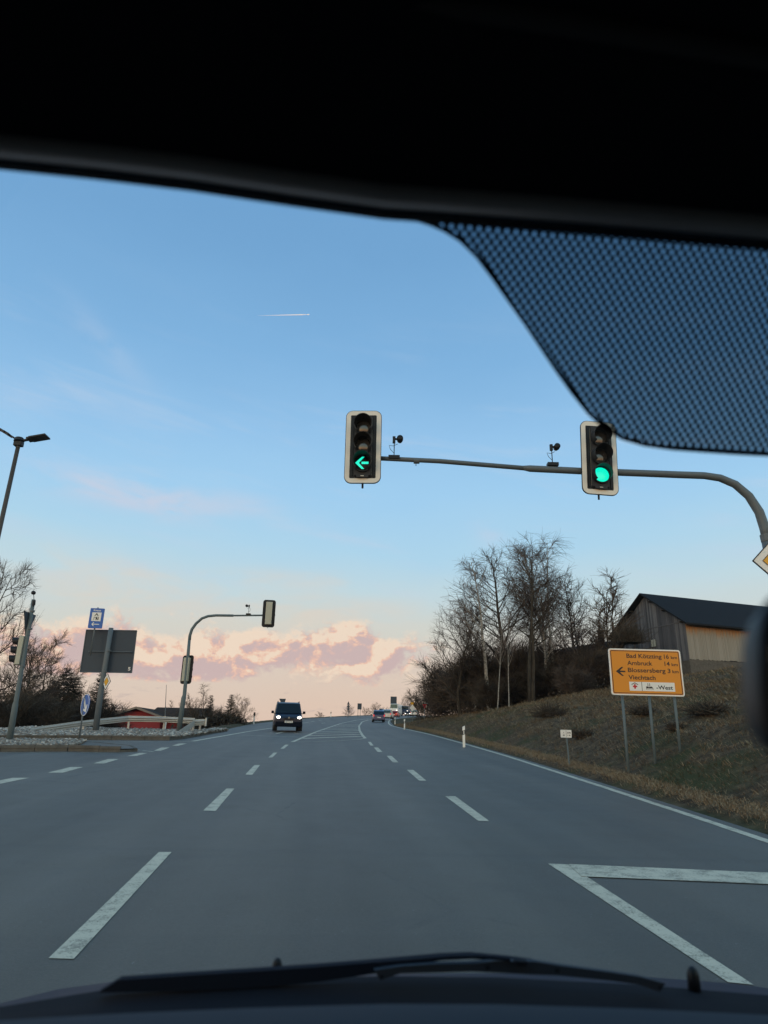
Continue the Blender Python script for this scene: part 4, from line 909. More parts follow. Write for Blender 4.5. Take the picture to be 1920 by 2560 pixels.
# ------------------------------------------------------------------ street lamp
YLm = 21.0
sl_ = empty('street_lamp', (*AY(-60, 1700, YLm)[:2], AY(-60, 1860, YLm)[2] - .2), 0, 'brown street lamp pole with two flat lamp heads at the left edge', 'street lamp'); base = np.array(sl_.location)
tp = AY(45, 1117, YLm); dn = np.array([tp[0] + (AY(-68, 1620, YLm)[0] - tp[0]) * 1.25, YLm, base[2]])
MB().tube([loc(tp), loc(tp + (dn - tp) * .5), loc(dn)], [.065, .075, .09], 12).build('pole', MT['rust'], sl_, smooth=True)
MB().tube([loc(AY(45, 1120, YLm)), loc(AY(47.5, 1104, YLm))], .06, 10).build('pole_top', MT['galv'], sl_, smooth=True)
MB().box(loc(AY(46.5, 1110, YLm)), (.27, .2, .17)).build('driver_box', MT['black'], sl_, bevel=.02)
MB().tube([loc(AY(47.5, 1103, YLm)), loc(AY(48.5, 1095, YLm))], [.17, .13], 14).build('cap', MT['housing'], sl_)
def lamp_head(a, b, c, d):
    """a: root, b: tip (pixels); a flat tapered LED head"""
    p, q = AY(*a, YLm), AY(*b, YLm); ax = nz(q - p); w = np.array([0, 1.0, 0]); up = nz(np.cross(ax, w)); up = up if up[2] > 0 else -up
    m = MB(); L = np.linalg.norm(q - p)
    for (t0, t1, wd, th) in ((0, .2, .05, .05), (.17, .34, .15, .07), (.3, 1.0, .2, .05)):
        A_, B_ = p + ax * L * t0, p + ax * L * t1; vs_ = []
        for o_ in (A_, B_):
            for sy, su in ((-1, -1), (1, -1), (1, 1), (-1, 1)): vs_.append(loc(o_ + w * wd * sy + up * th * su * .5))
        m.add(vs_, [(3, 2, 1, 0), (4, 5, 6, 7), (0, 1, 5, 4), (1, 2, 6, 5), (2, 3, 7, 6), (3, 0, 4, 7)])
    h_ = m.build('lamp_head', MT['housing'], sl_)
    A_, B_ = p + ax * L * .62, p + ax * L * .93; vs_ = []
    for o_ in (A_, B_):
        for sy, su in ((-1, -1), (1, -1), (1, 1), (-1, 1)): vs_.append(loc(o_ + w * .14 * sy - up * .03 + up * .012 * su))
    MB().add(vs_, [(3, 2, 1, 0), (4, 5, 6, 7), (0, 1, 5, 4), (1, 2, 6, 5), (2, 3, 7, 6), (3, 0, 4, 7)]).build('led_panel', MT['signback'], h_)
lamp_head((60, 1101), (119, 1091), 0, 0); lamp_head((36, 1095), (-26, 1058), 0, 0)

# ------------------------------------------------------------------ orange direction sign
YD = 17.0
ds = empty('direction_sign', on_bank(1571, 1932, 12), 0, 'orange direction sign listing four towns with a left arrow on three grey posts', 'road sign'); base = np.array(ds.location)
Mx = lambda p: np.array(p)
tlp, trp, brp, blp = AY(1520.5, 1622.5, YD), AY(1700, 1628, YD), AY(1710, 1740, YD), AY(1532, 1734, YD)
Wp = np.linalg.norm(trp - tlp); ang = math.atan2((trp - tlp)[2], (trp - tlp)[0])
ctr = (tlp + trp + brp + blp) / 4; U = Wp / 180.0; HP = 113 * U
pan = MB().prism(rrect(180 * U, HP, 6 * U), 0, .03).build('panel', MT['white'], ds); pan.location = Vector(ctr - base); pan.rotation_euler = (0, -ang - math.radians(.3), 0)
X_ = lambda u: (u - 90) * U
Z_ = lambda v_: (56.5 - v_) * U
MB().prism(rrect(173.5 * U, HP - 6.5 * U, 4 * U), -.003, -.0005).build('orange_field', MT['orange'], pan)
MB().ring(rrect(171 * U, HP - 9 * U, 3.4 * U), rrect(167.6 * U, HP - 12.4 * U, 2.2 * U), -.0052, -.003).build('border_line', MT['darkbrown'], pan)
ty = -.0045
for s_, u, v_, w, h_ in (('Bad Kötzting', 44, 22.3, 88, 10.6), ('16', 138, 22.3, 12, 10.6), ('km', 155, 22.3, 15.5, 7.4), ('Arnbruck', 44.6, 39.8, 62.5, 10.6), ('14', 137.5, 39.8, 13, 10.6), ('km', 155, 39.8, 15.5, 7.4),
                         ('Blossersberg', 44.6, 57.0, 93.5, 10.6), ('3', 143.3, 57.0, 7, 10.6), ('km', 155, 57.0, 15.5, 7.4), ('Viechtach', 44.6, 74.6, 67, 10.6)):
    text(s_, h_ * U, w * U, X_(u), Z_(v_), ty, MT['darkbrown'], pan)
MB().prism([(X_(14.5), Z_(56)), (X_(29), Z_(45)), (X_(34), Z_(45)), (X_(24.5), Z_(54.2)), (X_(38), Z_(54.2)), (X_(38), Z_(57.8)), (X_(24.5), Z_(57.8)), (X_(34), Z_(67)), (X_(29), Z_(67))], -.0055, -.0032).build('arrow', MT['blackprint'], pan)
MB().prism([(X_(45), Z_(80.5)), (X_(157), Z_(80.5)), (X_(157), Z_(102)), (X_(45), Z_(102))], -.005, -.0031).build('white_field', MT['white'], pan)
MB().prism([(X_(75.2), Z_(80.5)), (X_(76.4), Z_(80.5)), (X_(76.4), Z_(102)), (X_(75.2), Z_(102))], -.0065, -.0052).build('divider', MT['blackprint'], pan)
m = MB(); m.prism([(X_(56.6), Z_(86)), (X_(60.6), Z_(86)), (X_(60.6), Z_(97)), (X_(56.6), Z_(97))], -.0065, -.0052); m.prism([(X_(53.2), Z_(89.7)), (X_(64), Z_(89.7)), (X_(64), Z_(93.3)), (X_(53.2), Z_(93.3))], -.0075, -.0066); m.build('red_cross', MT['red'], pan)
MB().prism([(X_(50.5), Z_(86.2)), (X_(58.6), Z_(82)), (X_(66.7), Z_(86.2)), (X_(66.7), Z_(88)), (X_(58.6), Z_(83.8)), (X_(50.5), Z_(88))], -.0065, -.0052).build('roof_pictogram', MT['blackprint'], pan)
m = MB(); m.prism([(X_(86), Z_(91)), (X_(90), Z_(91)), (X_(90), Z_(93)), (X_(100), Z_(91)), (X_(102), Z_(93)), (X_(102), Z_(95)), (X_(86), Z_(95))], -.0065, -.0052)
for u in (90.2, 94.6): m.prism([(X_(u), Z_(83)), (X_(u + 1.3), Z_(83)), (X_(u + 1.3), Z_(93)), (X_(u), Z_(93))], -.0075, -.0066)
m.ring([(X_(86), Z_(95.2)), (X_(103.5), Z_(95.2)), (X_(103.5), Z_(98.5)), (X_(86), Z_(98.5))], [(X_(87), Z_(95.8)), (X_(102.8), Z_(95.8)), (X_(102.8), Z_(98)), (X_(87), Z_(98))], -.0065, -.0052); m.build('factory_pictogram', MT['blackprint'], pan)
text('-West', 9.6 * U, 41 * U, X_(111), Z_(97.2), -.0056, MT['blackprint'], pan)
for (bx_, by_, tx, tyy) in ((1571, 1930, 1553, 1700), (1637, 1898, 1620, 1700), (1698, 1857, 1682, 1700)):
    t0_ = AY(tx, tyy, YD + .08); pxs = np.array([AY(bx_, by_, YD + .1)[0], YD + .1, 0]); b0 = pxs.copy(); b0[2] = float(bank_z(b0[0], b0[1])) - .25; t0_ = np.array([b0[0] + (t0_[0] - b0[0]) * 1.0, YD + .1, t0_[2]])
    MB().tube([loc(b0), loc(t0_)], .032, 10).build('post', MT['pole'], ds, smooth=True)
# small marker sign
p = on_bank(1424, 1912, 12); ms = empty('marker_sign', p, 0, 'small white marker plate with tiny black figures on a thin grey post', 'sign'); base = np.array(p); yy = p[1]
MB().tube([loc(p - np.array([0, 0, .2])), loc(AY(1416, 1838, yy + .03))], .022, 8).build('post', MT['pole'], ms)
c = AY(1415.3, 1834.3, yy); k = yy / F
pn = MB().prism(rrect(26 * k, 17.5 * k, .02), 0, .02).build('plate', MT['white'], ms); pn.location = Vector(c - base); pn.rotation_euler = (0, math.radians(.5), 0)
MB().prism([(-.15 * k, 8 * k), (.35 * k, 8 * k), (.35 * k, -8 * k), (-.15 * k, -8 * k)], -.004, -.001).build('divider', MT['blackprint'], pn)
text('A', 3 * k, 2.4 * k, -7 * k, .7 * k, -.003, MT['blackprint'], pn); text('80', 3 * k, 4.5 * k, -8 * k, -5 * k, -.003, MT['blackprint'], pn); text('0,98', 3.2 * k, 8.5 * k, 2.4 * k, .7 * k, -.003, MT['blackprint'], pn); text('1 4a', 3 * k, 7.5 * k, 2.8 * k, -5 * k, -.003, MT['blackprint'], pn)

# ------------------------------------------------------------------ delineator posts
def delineator(px, py, top, y, label, two=True):
    b = AY(px, py, y); h = (AY(px, top, y)[2] - b[2]); w = h * .115
    e = empty('delineator_post', b, 0, label, 'roadside post', 'white delineator posts along the right edge')
    m = MB(); m.add([(-w / 2, -w * .4, -.1), (w / 2, -w * .4, -.1), (w / 2, w * .4, -.1), (-w / 2, w * .4, -.1), (-w / 2, -w * .4, h * .94), (w / 2, -w * .4, h), (w / 2, w * .4, h), (-w / 2, w * .4, h * .94)], [(3, 2, 1, 0), (4, 5, 6, 7), (0, 1, 5, 4), (1, 2, 6, 5), (2, 3, 7, 6), (3, 0, 4, 7)])
    m.build('body', MT['white'], e, bevel=.01)
    MB().add([(x_, y_, z_) for y_ in (-w * .42, w * .42) for x_, z_ in ((-w * .53, h * .56), (w * .53, h * .60), (w * .53, h * .80), (-w * .53, h * .76))], [(0, 1, 2, 3), (7, 6, 5, 4), (1, 0, 4, 5), (2, 1, 5, 6), (3, 2, 6, 7), (0, 3, 7, 4)]).build('black_band', MT['blackprint'], e)
    MB().box((0, -w * .44, h * .68), (w * .35, .01, h * .15)).build('reflector', MT['white'], e)
delineator(1160, 1868, 1814, 31, 'nearest white roadside post with a black band, below the wood'); delineator(1011, 1825, 1797, 60, 'second white roadside post, in front of the yellow diamond'); delineator(987.5, 1812, 1793, 84, 'farthest white roadside post, beside the passing cars')
b = AY(634, 1812, 68); e = empty('delineator_post', b, 0, 'white post standing alone on the left verge behind the van', 'roadside post'); MB().box((0, 0, .35), (.12, .1, .9)).build('body', MT['white'], e); MB().box((0, 0, .98), (.16, .12, .32)).build('black_band', MT['blackprint'], e)
b = AY(827, 1793, 150); e = empty('delineator_post', b, 0, 'tiny dark post on the skyline left of the triangular sign', 'roadside post'); MB().box((0, 0, .6), (.16, .1, 1.2)).build('body', MT['white'], e); MB().box((0, 0, .9), (.18, .12, .3)).build('black_band', MT['blackprint'], e)

# ------------------------------------------------------------------ guardrail
def wbeam(m, a, b, h=.31, face=(0, -1, 0)):
    a, b = np.array(a, float), np.array(b, float); f_ = np.array(face)
    prof = [(-.5, 0.0), (-.36, .0), (-.22, .075), (-.10, .075), (0, .0), (.10, .075), (.22, .075), (.36, 0), (.5, 0)]
    rings = []
    for p in (a, b): rings.append([tuple(p + np.array([0, 0, z * h]) + f_ * o_) for z, o_ in prof] + [tuple(p + np.array([0, 0, z * h]) + f_ * (o_ - .012)) for z, o_ in prof[::-1]])
    m.loft(rings)
gr = empty('guardrail', AY(75, 1834, 34), 0, 'galvanised guardrail ramping up out of the gravel behind the signs', 'guardrail'); base = np.array(gr.location)
g0 = [AY(77, 1828, 34.5), AY(108, 1823, 35.2), AY(190, 1811, 36.8), AY(250, 1804, 38), AY(320, 1796.5, 39.6), AY(400, 1798, 40.2), AY(487, 1802, 40.6)]
for i in range(len(g0) - 1):
    m = MB(); a = np.array(loc(g0[i])); b_ = np.array(loc(g0[i + 1])); wbeam(m, a, b_ - (b_ - a) * .003); m.build('rail', MT['rail'], gr)
for px_, pt, pb, y_ in ((208, 1815, 1837, 37.2), (322, 1796, 1832, 39.8), (411, 1797, 1829, 40.5), (478, 1803, 1827, 40.8)):
    a = AY(px_, pt, y_ + .1); b_ = AY(px_ - 2, pb, y_ + .1); MB().box(tuple((np.array(loc(a)) + np.array(loc(b_))) / 2), (.10, .06, a[2] - b_[2] + .3)).build('post', MT['rail'], gr)
g2 = empty('guardrail', AY(441, 1839, 36.5), 0, 'shorter guardrail end sloping up behind the foot of the far mast', 'guardrail'); base = np.array(g2.location)
h0 = [AY(442, 1838, 36.4), AY(488, 1806, 39.2), AY(514, 1805, 39.4)]
for i in range(2):
    m = MB(); a = np.array(loc(h0[i])); b_ = np.array(loc(h0[i + 1])); wbeam(m, a, b_ - (b_ - a) * .003, .33); m.build('rail', MT['rail'], g2)
a = np.array(loc(h0[2])); MB().box(tuple(a + np.array([.03, -.03, .0])), (.07, .14, .44)).build('end_piece', MT['rail'], g2)
for px_, pt, pb, y_ in ((483, 1806, 1832, 39.4), (500, 1806, 1831, 39.6)):
    a = AY(px_, pt, y_ + .1); b_ = AY(px_, pb, y_ + .1); MB().box(tuple((np.array(loc(a)) + np.array(loc(b_))) / 2), (.10, .06, a[2] - b_[2] + .3)).build('post', MT['rail'], g2)
# thin marker pole behind the rail
b = AY(411, 1825, 42); e = empty('marker_pole', b, 0, 'thin white marker pole rising behind the guardrail', 'pole'); base = np.array(b); MB().tube([(0, 0, 0), tuple(np.array(AY(416, 1712, 42)) - base)], [.03, .012], 6).build('rod', MT['galv'], e); MB().tube([(0, 0, -.6), (0.03, 0, .75)], .06, 6).build('sleeve', MT['white'], e)

# ------------------------------------------------------------------ islands: kerb stones and pale stones
def kerb_run(name_parent, pts, hgt=.15, wid=.16, L=1.0):
    pts = [np.array([p[0], p[1]]) for p in pts]; R = random.Random(5)
    for i in range(len(pts) - 1):
        a, b = pts[i], pts[i + 1]; d = b - a; n = max(1, int(round(np.linalg.norm(d) / L))); u = d / np.linalg.norm(d)
        for j in range(n):
            p, q = a + d * (j / n) + u * .008, a + d * ((j + 1) / n) - u * .008; nn = np.array([-u[1], u[0]]); hh = hgt + R.uniform(-.01, .01)
            vs_ = [];
            for zz, k in ((-.12, 0), (hh, .03)):
                for c_, s_ in ((p, 0), (q, 0), (q, 1), (p, 1)):
                    w = c_ + nn * (wid * s_ + (k if s_ == 0 else 0)); vs_.append((w[0], w[1], zp(w[1]) + zz))
            MB().add(vs_, [(3, 2, 1, 0), (4, 5, 6, 7), (0, 1, 5, 4), (1, 2, 6, 5), (2, 3, 7, 6), (3, 0, 4, 7)]).build('kerb_stone', MT['concrete'], name_parent)
i1 = empty('traffic_island', (0, 0, 0), 0, 'near kerbed island with pale stones at the left edge of the picture', 'traffic island')
A0 = P(0, 1879.5); A1 = P(168, 1878.5); A2 = P(246, 1880); A3 = P(300, 1880.5); TIP = P(345, 1879); B3 = P(330, 1871); B2 = P(211, 1860); B0 = P(0, 1858)
lead = A0 + (A0 - A1) * 1.6
kerb_run(i1, [lead, A0, A1, A2, A3], .18, .16, 1.0); kerb_run(i1, [A3, TIP], .07, .2, .9)
kerb_run(i1, [TIP, B3, B2, B0 + (B0 - B2) * .02], .10, .14, 1.0)
def poly_top(pts, z, name, mat, parent):
    m = MB(); m.add([(p[0], p[1], zp(p[1]) + z) for p in pts], [tuple(range(len(pts)))]); return m.build(name, mat, parent)
poly_top([lead, A0, A1, A2, A3, TIP, B3, B2, B0, B0 + (B0 - B2) * 1.2], .10, 'island_top', MT['asphalt'], i1)
strip(pq((0, 1882), (168, 1881), (300, 1882.5), (384, 1879.5)), .08).build('edge_line', MT['paint_old'], road); strip(pq((330, 1873), (384, 1879.5)), .08).build('edge_line', MT['paint_old'], road)
def stones(poly, n, z, seed, smin=.05, smax=.12):
    R = np.random.RandomState(seed); P2 = np.array([(p[0], p[1]) for p in poly]); lo, hi = P2.min(0), P2.max(0); pts = []
    while len(pts) < n:
        q = lo + (hi - lo) * R.rand(2); ins = False; j = len(P2) - 1
        for i in range(len(P2)):
            if (P2[i, 1] > q[1]) != (P2[j, 1] > q[1]) and q[0] < (P2[j, 0] - P2[i, 0]) * (q[1] - P2[i, 1]) / (P2[j, 1] - P2[i, 1]) + P2[i, 0]: ins = not ins
            j = i
        if ins: pts.append(q)
    bv = np.array([(1, 0, 0), (-1, 0, 0), (0, 1, 0), (0, -1, 0), (0, 0, 1), (0, 0, -1), (.7, .7, .1), (-.7, .6, .2), (.6, -.7, -.1), (-.7, -.7, .1), (.6, 0, .7), (-.6, .1, .7), (0, .6, .65), (.1, -.6, .7)])
    from mathutils.geometry import delaunay_2d_cdt
    import bmesh
    bm = bmesh.new()
    for v_ in bv: bm.verts.new(v_)
    bmesh.ops.convex_hull(bm, input=bm.verts); bm.verts.index_update(); bm.faces.ensure_lookup_table()
    bv = np.array([v_.co[:] for v_ in bm.verts]); bf = np.array([[v_.index for v_ in f_.verts] for f_ in bm.faces if len(f_.verts) == 3]); bm.free()
    V, Fc_ = [], []
    for i, q in enumerate(pts):
        a = R.uniform(0, 2 * PI); s_ = R.uniform(smin, smax) * np.array([1, R.uniform(.6, 1), R.uniform(.4, .8)]); v_ = bv * s_ * (1 + R.uniform(-.15, .15, bv.shape))
        c_, s2 = math.cos(a), math.sin(a); v_ = np.stack([v_[:, 0] * c_ - v_[:, 1] * s2, v_[:, 0] * s2 + v_[:, 1] * c_, v_[:, 2]], 1) + np.array([q[0], q[1], zp(q[1]) + z + R.uniform(0, .07)])
        V.append(v_); Fc_.append(bf + i * len(bv))
    return np.concatenate(V), np.concatenate(Fc_)
v, f = stones([lead + np.array([0, .25, 0]), A0 + np.array([0, .25, 0]), A1 + np.array([0, .25, 0]), P(215, 1862.5), P(190, 1861), B0 + np.array([0, -.2, 0]), B0 + (B0 - B2) * 1.2], 5200, .12, 1, .03, .085)
np_mesh('stones', v, f, MT['stone'], kind='stuff', cat='stones', label='pale loose stones filling the near traffic island')
i2 = empty('traffic_island', (0, 0, 0), 0, 'long kerbed strip behind with pale stones under the guardrail', 'traffic island')
kk = [P(0, 1849) + (P(0, 1849) - P(139, 1849)) * 1.5, P(0, 1849), P(139, 1849), P(278, 1849.3), P(360, 1850.3), P(424, 1851)]
k2 = [P(424, 1851), P(455, 1848), P(490, 1842), P(530, 1834.5), P(569, 1828.5)]
kerb_run(i2, kk, .17, .16, 1.5); kerb_run(i2, k2, .15, .16, 1.5)
bk = [kk[0] + np.array([-2, 14, 0]), P(0, 1849) + np.array([-3, 14, 0]), P(250, 1836) + np.array([0, 5, 0]), P(450, 1833) + np.array([0, 5, 0]), P(569, 1828.5) + np.array([-.8, 2.5, 0])]
poly_top(kk + k2[1:] + bk[::-1], .12, 'island_top', MT['soil'], i2)
v, f = stones([k_ + np.array([0, .22, 0]) for k_ in kk + k2[1:]] + [k2[-1] + np.array([-1.0, .6, 0])] + [np.array([p[0], min(p[1], 41.5), 0]) for p in bk[::-1]], 12000, .11, 2, .04, .11)
np_mesh('stones', v, f, MT['stone'], kind='stuff', cat='stones', label='pale loose stones under the guardrail behind the far kerb')

# ------------------------------------------------------------------ red house
YH = 72.0
hc = AY(346, 1771.5, YH); hw = (AY(399, 1793, YH)[0] - AY(263, 1791, YH)[0]); gz = 1.2
rh = empty('red_house', (hc[0], YH, gz), 0, 'low red house with a brown tiled roof behind the guardrail', 'house')
az_ = hc[2] - gz; ez = AY(395, 1793, YH)[2] - gz; hw2 = hw / 2
MB().add([(-hw2 * .86, 0, -1), (hw2 * .86, 0, -1), (hw2 * .86, 0, ez + .12), (0, 0, az_ - .1), (-hw2 * .86, 0, ez + .12), (-hw2 * .86, 9, -1), (hw2 * .86, 9, -1), (hw2 * .86, 9, ez + .12), (0, 9, az_ - .1), (-hw2 * .86, 9, ez + .12)], [(0, 1, 2, 3, 4), (9, 8, 7, 6, 5), (0, 5, 6, 1), (1, 6, 7, 2), (0, 4, 9, 5)]).build('wall', MT['redwall'], rh)
m = MB()
for s_ in (-1, 1):
    pts = [(s_ * (hw2 + .1), -.7, ez - .12), (s_ * (hw2 + .1), 9.5, ez - .12), (0, 9.5, az_), (0, -.7, az_)]; tp_ = [(a, b, c + .16) for a, b, c in pts]; m.add(pts + tp_, [(0, 1, 2, 3), (7, 6, 5, 4), (0, 4, 5, 1), (1, 5, 6, 2), (2, 6, 7, 3), (3, 7, 4, 0)])
rf_ = m.build('roof', MT['tile'], rh)
for s_ in (-1, 1):
    MB().add([(s_ * (hw2 + .12), -.74, ez - .16), (0, -.74, az_ - .04), (0, -.74, az_ + .18), (s_ * (hw2 + .12), -.74, ez + .04)], [(0, 1, 2, 3)]).build('bargeboard', MT['fascia'], rh)
xw = AY(470, 1796, YH)[0] - hc[0]
MB().box((xw / 2 + hw2 * .3, 4, ez / 2 - .8), (xw - hw2 * .5, 6, ez + 1.2)).build('wing_wall', MT['redwall'], rh)
MB().add([(hw2 * .2, .4, ez - .1), (xw + 1, .4, ez - .35), (xw + 1, 4.3, ez + 1.15), (hw2 * .2, 4.3, ez + 1.15), (xw + 1, 8, ez - .3), (hw2 * .2, 8, ez - .3)], [(0, 1, 2, 3), (3, 2, 4, 5), (1, 4, 2)]).build('wing_roof', MT['tile'], rh)
for x_ in (-1.4, .3): MB().box((x_, -.03, ez - .35), (1.1, .1, .22)).build('window', MT['fascia'], rh)

# ------------------------------------------------------------------ trees on the left
GL = 'trees behind the guardrail on the left'
def bpl(kind, name, px, yb, yt, y, label, rz=0, wide=1.0, cat='tree', dx=0):
    return by_px(kind, name, (px, yb), (px + dx, yt), y, label, cat, GL, rz, wide=wide, bank=False, sink=.5)
bpl('spreadA', 'bare_tree', -62, 1838, 1422, 52, 'largest bare tree, cut off by the left edge of the picture', .4, .8, dx=50)
bpl('spreadB', 'bare_tree', 60, 1836, 1590, 55, 'reddish bare tree behind the near signal pole', 2.0, 1.2, dx=10)
bpl('spreadA', 'bare_tree', 15, 1838, 1600, 50, 'dark bare tree at the left picture edge below the largest one', 3.3, 1.2)
bpl('youngA', 'bare_tree', 100, 1836, 1650, 58, 'slim bare tree between the near pole and the conifers', 1.1, 1.6)
conifer(1, AY(142, 1838, 56), 5.3, 'conifer with a forked top left of the square sign board', 0.3, .95, GL); conifer(1, AY(165, 1838, 58), 4.7, 'dark broad conifer touching the left side of the square board', 1.3, 1.0, GL); conifer(0, AY(115, 1838, 60), 4.6, 'dark conifer behind the slim bare tree', 2.3, 1.2, GL)
conifer(0, AY(232, 1836, 60), 5.2, 'dark conifer directly behind the pole of the square board', 3.1, .85, GL)
bpl('spreadB', 'bare_tree', 200, 1836, 1700, 60, 'bare brown tree below the square sign board', 4.0, 1.1)
bpl('spreadB', 'bare_tree', 262, 1836, 1752, 62, 'small bare tree between the board pole and the red house', 5.0, 1.2)
for i, (px, yt, y, w_) in enumerate(((-10, 1730, 46, 'cut by the left picture edge'), (32, 1740, 47, 'left of the near signal pole foot'), (72, 1735, 48, 'right of the near signal pole'), (108, 1745, 50, 'above the left end of the guardrail'), (142, 1750, 50, 'below the forked conifer'), (176, 1752, 52, 'left of the round blue sign'), (208, 1748, 53, 'behind the round blue sign'), (240, 1778, 54, 'right of the board pole'))):
    bpl(('shrubA', 'shrubB')[i % 2], 'shrub', px, 1842, yt, y, 'bare shrub in the left hedge, ' + w_, i * 1.3, 1.5, cat='shrub')
v, f = leafmass(1500, [(-20, 1845, 1715, 58, 3), (30, 1845, 1722, 58, 3), (75, 1845, 1730, 58, 3), (115, 1845, 1715, 60, 3), (160, 1845, 1725, 60, 3), (205, 1845, 1745, 62, 2.4), (245, 1842, 1790, 62, 1.8), (290, 1842, 1818, 62, 3), (340, 1842, 1820, 62, 3), (380, 1842, 1818, 62, 2)], 8)
np_mesh('undergrowth', v, f, MT['leaf'], kind='stuff', cat='undergrowth', label='dark brambles massed behind the guardrail on the left')
bpl('youngA', 'bare_tree', 497, 1822, 1712, 70, 'pale upright bare tree right of the far curved mast', 0, 1.5)
bpl('spreadB', 'bare_tree', 465, 1822, 1750, 72, 'low brown bare tree behind the foot of the far mast', 1, 1.1)
bpl('youngA', 'bare_tree', 418, 1822, 1752, 78, 'spindly bare tree above the roof of the red house', 2, 1.5)
conifer(0, AY(520, 1822, 70), 3.3, 'small green conifer right of the pale upright tree', 1.0, .8, GL); conifer(1, AY(572, 1820, 68), 3.2, 'dark brown conifer in the clump left of the van', 2.0, .75, GL)
bpl('spreadB', 'bare_tree', 596, 1818, 1740, 66, 'round bare tree at the right end of the clump left of the van', 3, 1.1)
bpl('shrubB', 'shrub', 550, 1822, 1768, 67, 'reddish shrub between the green and the brown conifer', 3, 1.2, cat='shrub'); bpl('shrubA', 'shrub', 490, 1826, 1790, 66, 'low dark shrub at the end of the guardrail', 3, 1.4, cat='shrub')
v, f = leafmass(1500, [(478, 1828, 1795, 66, 2.0), (520, 1826, 1785, 67, 2.0), (560, 1822, 1780, 66, 2.0), (590, 1818, 1788, 66, 1.3)], 9)
np_mesh('undergrowth', v, f, MT['leaf'], kind='stuff', cat='undergrowth', label='dark undergrowth in the clump left of the van')
GF = 'small bare trees on the skyline'
for px, yb, yt, y, lb, w in ((800, 1797, 1780, 150, 'lowest bare bush on the skyline, left of the triangular sign', 1.6), (872, 1794, 1764, 190, 'round bare tree behind the triangular sign on the skyline', 1.3), (916, 1792, 1768, 230, 'small bare tree left of the blue car on the skyline', 1.2), (937, 1791, 1758, 250, 'fuller bare tree directly behind the blue car', 1.3), (953, 1790, 1768, 260, 'thin bare tree behind the silver car', 1.0), (1013, 1789, 1742, 300, 'upright bare tree between the tall dark board and the truck', .9), (1031, 1790, 1755, 300, 'bare tree behind the dark blue truck', .9), (972, 1790, 1768, 280, 'bare tree just left of the tall dark board', 1.0)):
    by_px('spreadB', 'bare_tree', (px, yb + 4), (px, yt), y, lb, 'tree', GF, px * .1, wide=w, bank=False)

# ------------------------------------------------------------------ far signs
def far_sign(px, yb, y, name, label, parts, cat='road sign', posts=((0, None),)):
    b = AY(px, yb, y); e = empty(name, b, 0, label, cat); k = y / F
    for nm, mt, outline in parts: MB().prism([((u - px) * k, (yb - v_) * k) for u, v_ in outline], -.05 * (len(nm) % 3) - .02, .03).build(nm, MT[mt], e)
    return e, k
def fpost(e, k, dx, h, r=.06, mt='galv'): MB().tube([(dx * k, .06, -.3), (dx * k, .06, h * k)], r, 6).build('post', MT[mt], e)
e, k = far_sign(894, 1792, 165, 'sign_board', 'small square dark sign board on a thin post on the skyline', [('panel', 'signback', [(893, 1761), (903, 1761), (903, 1775), (893, 1775)])], 'sign'); fpost(e, k, 0.5, 18); fpost(e, k, 6, 18)
e, k = far_sign(870, 1791, 150, 'warning_sign', 'dark triangular sign with a round one below it on the skyline', [('triangle_panel', 'signback', [(866.5, 1764), (873.5, 1764), (870, 1756)]), ('disc_panel', 'signback', [(870 + 3.2 * math.cos(i * PI / 6), 1768 + 3.2 * math.sin(i * PI / 6)) for i in range(12)]), ('lower_panel', 'signback', [(867.5, 1772), (872.5, 1772), (872.5, 1776), (867.5, 1776)])]); fpost(e, k, 0, 30)
e, k = far_sign(984, 1790, 225, 'sign_board', 'tall dark rectangular sign board standing behind the white truck', [('panel', 'signback', [(976, 1745), (991, 1745), (991, 1771), (976, 1771)])], 'sign'); fpost(e, k, -5, 22, .1); fpost(e, k, 5, 22, .1)
e, k = far_sign(702, 1800, 85, 'yield_sign', 'back of an inverted triangular sign seen above the roof of the van', [('panel', 'signback', [(695, 1751), (711, 1751), (708, 1762), (701, 1762)][::-1])]); fpost(e, k, 1, 45, .03)
b = on_bank(1031, 1808, 40, 110); e, k = far_sign(1031, 1808, 80, 'priority_sign', 'distant yellow priority diamond on a thin post beside the bend', [('panel', 'white', [(1024, 1773), (1030.5, 1765), (1037, 1773), (1030.5, 1781)]), ('yellow_field', 'yellow', [(1025.5, 1773), (1030.5, 1767), (1035.5, 1773), (1030.5, 1779)]), ('upper_panel', 'yellow', [(1026.5, 1760), (1033.5, 1760), (1033.5, 1765), (1026.5, 1765)])]); fpost(e, k, 0.5, 46, .035)
e, k = far_sign(1061, 1808, 78, 'yield_sign', 'pale red triangular yield sign on a thin post at the edge of the wood', [('panel', 'red', [(1057, 1764.5), (1066, 1764.5), (1061.5, 1774)][::-1]), ('white_field', 'pinkwhite', [(1058.6, 1765.5), (1064.4, 1765.5), (1061.5, 1771.6)][::-1])]); fpost(e, k, .5, 44, .035)
MB().box((4 * k, 0, 46 * k), (9 * k, .04, 1.6 * k)).build('street_name_plate', MT['pole'], e)

